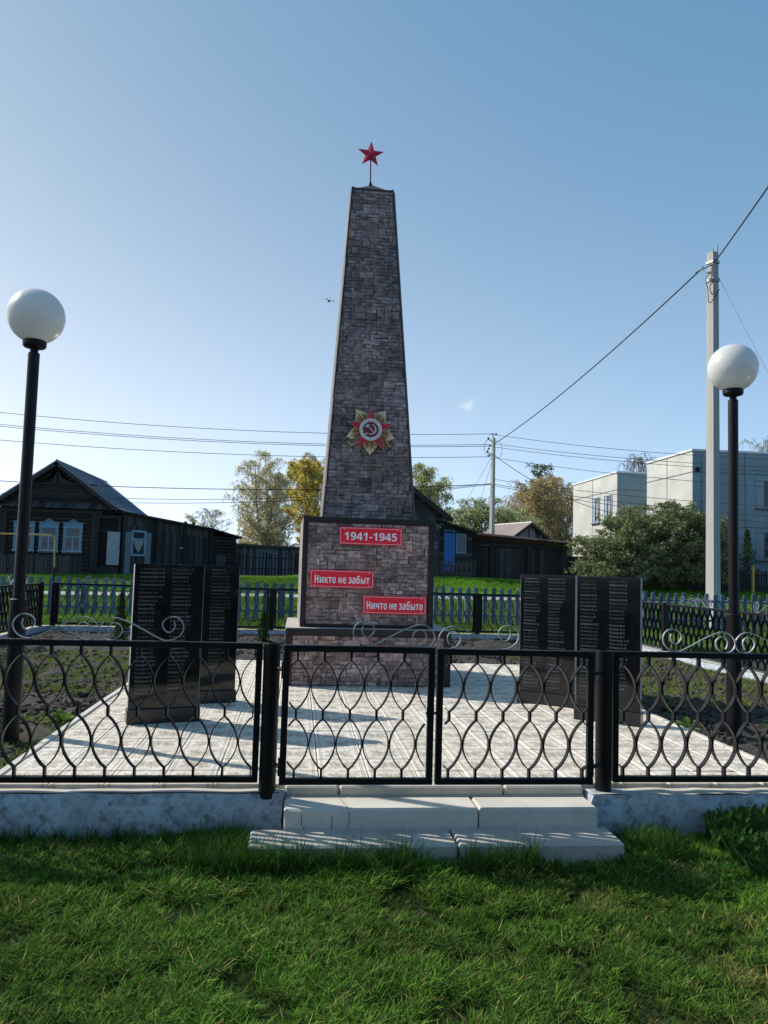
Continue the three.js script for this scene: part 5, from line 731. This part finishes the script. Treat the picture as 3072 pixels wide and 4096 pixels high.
function conifer(label, x, z, h, w, cols, n) {
  const y = ground(x, z), t = thing('conifer', label, 'conifer', [x, y, z]), L = new Leaves(), tr = [rod([0, 0, 0], [0, h * 0.96, 0], h * 0.018, 0.008, 7)];
  for (let i = 0; i < n; i++) { const u = lerp(0.04, 0.98, i / n), a = i * 2.4 + rnd(), len = w / 2 * Math.pow(1 - u, 0.75) * R(0.75, 1.15), y0 = h * u; let p = [0, y0, 0]; const pts = [p]; for (let k = 1; k <= 4; k++) pts.push([Math.cos(a) * len * k / 4, y0 + len * (0.35 * k / 4 - 0.1), Math.sin(a) * len * k / 4]); L.twig(pts, h * 0.004, [0.09, 0.07, 0.05]);
    for (let k = 0; k < 16; k++) { const f = R(0.2, 1) * 4, q = Math.min(3, Math.floor(f)), e = [0, 1, 2].map((s) => lerp(pts[q][s], pts[q + 1][s], f - q)); L.quad(e[0] + gauss() * h * 0.02, e[1] + gauss() * h * 0.02, e[2] + gauss() * h * 0.02, h * 0.016 * R(0.7, 1.4), varc(pick(cols), 0.35)); } }
  part('trunk', tr, bark, t); part('crown', L.geo(), leafM, t); return t;
}
conifer('young spruce beside the right lamp, before the shaded flats', 25.2, -37.6, 3.6, 1.5, [[0.05, 0.08, 0.03], [0.08, 0.10, 0.03]], 110);
conifer('spreading dark pine at the right frame edge before the flats', 28.6, -37.8, 4.3, 4.0, [[0.035, 0.06, 0.03], [0.05, 0.075, 0.035]], 150);
tree('young_tree', 'small budding tree at the right frame edge by the dark pickets', 'tree', 27.6, -35.8, { h: 2.9, w: 2.2, limbs: 24, twigs: 350, twigLen: 0.6, droop: 0.2, leafPer: 4, leaf: 0.06, spread: 0.1, cols: [[0.2, 0.2, 0.09], [0.16, 0.17, 0.07]], base: 0.2, up: 1.2, twigR: 0.012, r: 0.06 });
{
  const th = (x, z, h, w, l) => { const t = thing('thuja', l, 'thuja', [x, 0.2, z]), L = new Leaves(); for (let i = 0; i < 1500; i++) { const u = Math.pow(rnd(), 1.1), a = rnd() * 6.283, r = w / 2 * Math.pow(1 - u, 0.7) * Math.sqrt(R(0.2, 1)) * (0.85 + 0.3 * Math.sin(a * 3 + u * 9)); L.quad(Math.cos(a) * r, h * (u * 0.97 + 0.02), Math.sin(a) * r, 0.022 * R(0.7, 1.5), varc(pick([[0.035, 0.06, 0.02], [0.05, 0.085, 0.028], [0.07, 0.10, 0.03]]), 0.3)); } part('crown', L.geo(), leafM, t); part('trunk', rod([0, -0.05, 0], [0, h * 0.7, 0], 0.014, 0.005, 6), bark, t); };
  th(-1.07, -9.2, 0.62, 0.24, 'small clipped thuja left of the monument base'); th(-3.55, -9.4, 0.86, 0.32, 'taller dark thuja behind the left granite slabs');
}
// broad-leaved plants in the beds
function leafPlant(label, x, z, n, len, group) {
  const t = thing('leafy_plant', label, 'plant', [x, 0.21, z], 0, group);
  for (let i = 0; i < n; i++) { const a = i * 2.4 + rnd() * 0.6, l = len * R(0.7, 1.15), w = l * 0.17, tilt = R(0.45, 1.15), N = 6, P = []; const pt = (u, s) => { const r = l * u * Math.cos(tilt) + 0.01, y = l * (u * Math.sin(tilt) - 0.35 * u * u * u), ww = w * Math.pow(Math.sin(Math.PI * Math.min(0.97, u * 0.93 + 0.05)), 0.8) * s; return [Math.cos(a) * r - Math.sin(a) * ww, y + Math.abs(s) * 0.2 * w, Math.sin(a) * r + Math.cos(a) * ww]; };
    for (let k = 0; k < N; k++) for (const s of [-1, 1]) { const u0 = k / N, u1 = (k + 1) / N; P.push(...pt(u0, 0), ...pt(u1, 0), ...pt(u1, s), ...pt(u0, 0), ...pt(u1, s), ...pt(u0, s)); }
    const g = new THREE.BufferGeometry(); g.setAttribute('position', new THREE.Float32BufferAttribute(P, 3)); const c = varc([0.12, 0.21, 0.04], 0.25), C = []; for (let k = 0; k < P.length / 3; k++) C.push(...c); g.setAttribute('color', new THREE.Float32BufferAttribute(C, 3)); g.computeVertexNormals(); part('leaf', g, leafM, t); }
}
leafPlant('broad-leaved plant right at the foot of the left lamp', -2.78, -1.22, 12, 0.19); leafPlant('bright leafy clump beside the left edge of the paving', -2.42, -2.15, 20, 0.20); leafPlant('small leafy sprout between the left lamp and the paving', -2.42, -1.35, 6, 0.10); leafPlant('leafy plant farther back in the left bed', -2.75, -2.1, 10, 0.16);
leafPlant('pointed leafy plant left of the right lamp foot', 3.05, -2.1, 16, 0.19); leafPlant('leafy plant right of the right lamp at the frame edge', 3.72, -1.75, 16, 0.24);

// ------------------------------------------------------------------ grass and ground cover
function bladeClump(n, h, w, spread, lean) {
  const P = [], C = [];
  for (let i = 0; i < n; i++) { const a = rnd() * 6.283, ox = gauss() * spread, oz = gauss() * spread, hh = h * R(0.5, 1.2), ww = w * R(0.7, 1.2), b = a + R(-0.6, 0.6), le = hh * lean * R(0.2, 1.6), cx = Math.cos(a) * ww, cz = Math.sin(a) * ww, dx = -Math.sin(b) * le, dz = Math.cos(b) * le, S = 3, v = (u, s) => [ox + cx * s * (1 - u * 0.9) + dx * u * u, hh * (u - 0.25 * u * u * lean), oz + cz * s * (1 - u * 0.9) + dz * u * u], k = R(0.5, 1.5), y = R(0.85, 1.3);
    for (let q = 0; q < S; q++) { const u0 = q / S, u1 = (q + 1) / S; P.push(...v(u0, -1), ...v(u0, 1), ...v(u1, 1), ...v(u0, -1), ...v(u1, 1), ...v(u1, -1)); for (const u of [u0, u0, u1, u0, u1, u1]) { const t = k * lerp(0.45, 1.25, u); C.push(t * lerp(1, y, u), t, t * 0.9); } } }  // root shade and sunlit tips are put into the blade colour
  const g = new THREE.BufferGeometry(); g.setAttribute('position', new THREE.Float32BufferAttribute(P, 3)); g.setAttribute('color', new THREE.Float32BufferAttribute(C, 3)); g.computeVertexNormals(); return g;
}
function grass(name, label, geos, count, place, m = leafM) { // place(i) -> [x, y, z, scale, colour] or null
  const buf = geos.map(() => []); for (let i = 0; i < count; i++) { const p = place(); if (p) buf[Math.floor(rnd() * geos.length)].push(p); }
  const root = new THREE.Group(); root.name = numbered(name); scene.add(root); tag(root, label, 'grass', undefined, 'stuff');
  const o = new THREE.Object3D(), c = new THREE.Color();
  geos.forEach((g, k) => { const L = buf[k]; if (!L.length) return; const im = new THREE.InstancedMesh(g, m, L.length); im.name = 'blades'; im.userData.kind = 'stuff'; shade(im);
    L.forEach(([x, y, z, s, cc], i) => { o.position.set(x, y, z); o.rotation.set(R(-0.15, 0.15), rnd() * 6.283, R(-0.15, 0.15)); o.scale.set(s * R(0.8, 1.2), s, s * R(0.8, 1.2)); o.updateMatrix(); im.setMatrixAt(i, o.matrix); im.setColorAt(i, c.setRGB(...cc)); }); root.add(im); });
}
const nz = (x, z, f, s) => pnoise(x * f + 50, z * f + 50, 9999, s);
{
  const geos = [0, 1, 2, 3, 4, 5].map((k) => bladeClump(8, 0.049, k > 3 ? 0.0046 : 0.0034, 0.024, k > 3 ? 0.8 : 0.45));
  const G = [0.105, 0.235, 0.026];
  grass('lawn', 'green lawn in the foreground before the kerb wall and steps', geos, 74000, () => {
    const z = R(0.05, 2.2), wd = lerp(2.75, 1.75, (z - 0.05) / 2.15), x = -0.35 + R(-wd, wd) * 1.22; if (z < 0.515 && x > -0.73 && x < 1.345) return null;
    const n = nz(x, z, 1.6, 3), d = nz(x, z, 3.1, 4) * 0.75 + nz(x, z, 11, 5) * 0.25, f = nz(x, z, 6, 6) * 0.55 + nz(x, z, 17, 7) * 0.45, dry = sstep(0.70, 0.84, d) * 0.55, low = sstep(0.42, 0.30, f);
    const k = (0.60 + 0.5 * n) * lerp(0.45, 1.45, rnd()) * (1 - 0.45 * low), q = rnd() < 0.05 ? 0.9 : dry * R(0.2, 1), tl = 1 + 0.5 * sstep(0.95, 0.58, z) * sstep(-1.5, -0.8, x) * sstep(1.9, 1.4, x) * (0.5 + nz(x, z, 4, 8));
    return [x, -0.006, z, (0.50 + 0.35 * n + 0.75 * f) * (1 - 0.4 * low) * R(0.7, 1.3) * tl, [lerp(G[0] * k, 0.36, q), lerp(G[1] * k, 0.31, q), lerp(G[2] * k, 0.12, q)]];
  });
  const tall = [0, 1, 2].map(() => bladeClump(12, 0.17, 0.003, 0.03, 0.45));
  grass('tall_grass', 'tufts of taller grass against the kerb wall and step ends', tall, 1300, () => { const q = rnd(); let x, z; if (q < 0.10) { x = R(-2.6, -0.7); z = R(0.06, 0.15); } else if (q < 0.16) { x = -2.35 + gauss() * 0.16; z = R(0.06, 0.4); } else if (q < 0.36) { x = -0.86 + gauss() * 0.24; z = R(0.07, 0.56); } else if (q < 0.62) { x = 1.62 + gauss() * 0.24; z = R(0.12, 0.5); } else if (q < 0.985) { x = R(-0.85, 1.3); z = R(0.515, 0.66); if (nz(x, 3, 3.2, 60) < 0.42) return null; } else { x = -0.62 + gauss() * 0.12; z = R(0.5, 0.6); }
    const k = R(0.6, 1.3); return [x, 0, z, R(0.5, 1.0) * (z > 0.51 ? 1.35 : 1), [0.07 * k, 0.165 * k, 0.022 * k]]; });
  // feathery weed mat at the right
  const fern = [0, 1, 2].map(() => { const L = new Leaves(); for (let i = 0; i < 7; i++) { const a = rnd() * 6.283, tl = R(0.06, 0.14), lx = Math.cos(a) * R(0.2, 0.7), lz = Math.sin(a) * R(0.2, 0.7); for (let k = 0; k < 12; k++) { const u = k / 12, x = lx * tl * u, y = tl * u * (1 - 0.25 * u), z = lz * tl * u; for (const s of [-1, 1]) { const w = 0.018 * (1 - u) + 0.005, px = -lz * s, pz = lx * s, l = Math.hypot(px, pz) || 1; L.p.push(x, y, z, x + px / l * w, y + 0.006, z + pz / l * w, x + lx * 0.006, y + 0.007, z + lz * 0.006); for (let e = 0; e < 3; e++) L.c.push(1, 1, 1); } } } return L.geo(); });
  grass('feathery_weeds', 'dark feathery weeds spreading at the right below the kerb wall', fern, 5200, () => { const x = R(1.45, 4.2), z = R(0.12, 1.5), e = sstep(0.45, 0.6, nz(x, z, 1.3, 9) * 0.6 + 0.5 * sstep(1.4, 2.6, x) - 0.25 * z + 0.12); if (rnd() > e) return null; const k = R(0.6, 1.2); return [x, 0.02 + 0.1 * sstep(1.6, 2.3, x) * sstep(0.9, 0.25, z), z, R(0.7, 1.3), [0.06 * k, 0.15 * k, 0.028 * k]]; });
  // beds
  const short = [0, 1, 2].map(() => bladeClump(9, 0.055, 0.004, 0.04, 0.7));
  grass('bed_grass', 'patchy grass growing over the dark soil inside the memorial fence', short, 60000, () => {
    const left = rnd() < 0.5, x = left ? R(-5.2, PX0 - 0.08) : R(PX1 + 0.08, 5.7), z = R(-10.9, -0.6), n = nz(x, z, 0.9, 14) * 0.7 + nz(x, z, 3, 15) * 0.35, band = left ? sstep(-3.1, -4.0, z) * sstep(-8.6, -6.6, z) : sstep(-2.9, -3.8, z) * sstep(-9.5, -7.5, z);
    if (rnd() > sstep(0.42, 0.60, n * 0.62 + band * 0.36) * 0.9 + 0.012) return null; const k = R(0.7, 1.25), q = rnd() < 0.25 ? 0.6 : 0; return [x, 0.205, z, R(0.6, 1.2), [lerp(0.15 * k, 0.26, q), lerp(0.22 * k, 0.24, q), lerp(0.04 * k, 0.09, q)]]; });
  const wide = [0, 1, 2].map(() => bladeClump(11, 0.16, 0.008, 0.11, 0.6));
  grass('meadow_grass', 'green grass between the memorial, the picket fence and the road', wide, 52000, () => { const z = R(-29.2, -11.3), wd = (4.7 - z) * 0.62; const x = -0.5 - z * 0.108 + R(-wd, wd); const n = nz(x, z, 0.5, 24); const k = 0.75 + 0.5 * n, q = rnd() < 0.12 ? 0.5 : 0; return [x, ground(x, z) - 0.01, z, (0.5 + 0.7 * n) * R(0.7, 1.2), [lerp(0.11 * k, 0.24, q), lerp(0.23 * k, 0.22, q), lerp(0.03 * k, 0.07, q)]]; });
  const verge = [0, 1, 2].map(() => bladeClump(14, 0.24, 0.016, 0.22, 0.6));
  grass('verge_grass', 'bright green grass bank between the road and the houses', verge, 30000, () => { const z = R(-43, -33.9), wd = (4.7 - z) * 0.62, x = -0.5 - z * 0.108 + R(-wd, wd), n = nz(x, z, 0.45, 44); if (n < 0.1) return null; const k = 0.8 + 0.5 * n; return [x, ground(x, z) - 0.01, z, (0.4 + 0.7 * n) * R(0.7, 1.2), [0.13 * k, 0.29 * k, 0.025 * k]]; });
}
// clods, straws and pebbles on the beds
{
  const L = [], g0 = [0, 1, 2].map((k) => { const g = new THREE.IcosahedronGeometry(1, 1), p = g.attributes.position; for (let i = 0; i < p.count; i++) { const s = 1 + 0.5 * (pnoise(p.getX(i) * 2 + 9 * k, p.getY(i) * 2 + p.getZ(i), 99, k) - 0.5); p.setXYZ(i, p.getX(i) * s, p.getY(i) * s * 0.6, p.getZ(i) * s); } g.computeVertexNormals(); return g; });
  const root = new THREE.Group(); root.name = numbered('soil_clods'); scene.add(root); tag(root, 'loose dark clods of soil on the beds inside the fence', 'soil', undefined, 'stuff'); const o = new THREE.Object3D(), c = new THREE.Color();
  g0.forEach((g) => { const n = 5200, im = new THREE.InstancedMesh(g, mat(1, 1, 1, 1), n); im.name = 'clods'; im.userData.kind = 'stuff'; shade(im); for (let i = 0; i < n; i++) { const l = rnd(), x = l < 0.42 ? R(-4.6, PX0 - 0.08) : l < 0.84 ? R(PX1 + 0.08, 5.6) : R(PX0, PX1), z = l < 0.84 ? R(-7.5, -0.3) : R(-10.6, PZ1 - 0.1), s = 0.010 + 0.034 * Math.pow(rnd(), 3); o.position.set(x, 0.215 + s * 0.3, z); o.rotation.set(rnd() * 6, rnd() * 6, rnd() * 6); o.scale.setScalar(s); o.updateMatrix(); im.setMatrixAt(i, o.matrix); const k = R(0.5, 1.3); im.setColorAt(i, c.setRGB(0.070 * k, 0.056 * k, 0.044 * k)); } root.add(im); });
}
{ // a bird high up
  const b = thing('bird', 'tiny dark bird flying left of the obelisk', 'bird', [0.78, 17.1, -40], 0.5); const bd = new THREE.SphereGeometry(0.05, 12, 8); bd.scale(1, 0.9, 3); part('body', bd, M.dark, b); for (const s of [-1, 1]) part('wing', quadGeo([[[s * 0.03, 0, -0.06], [s * 0.03, 0, 0.08], [s * 0.22, 0.09, 0.05], [s * 0.20, 0.09, -0.03]], [[s * 0.20, 0.09, -0.03], [s * 0.22, 0.09, 0.05], [s * 0.36, 0.04, -0.04], [s * 0.34, 0.04, -0.07]]]), new THREE.MeshStandardMaterial({ color: 0x0a0a0a, side: THREE.DoubleSide }), b); part('tail', quadGeo([[[-0.02, 0, -0.12], [0.02, 0, -0.12], [0.05, 0, -0.24], [-0.05, 0, -0.24]]]), M.dark, b);
}

renderer.render(scene, camera);
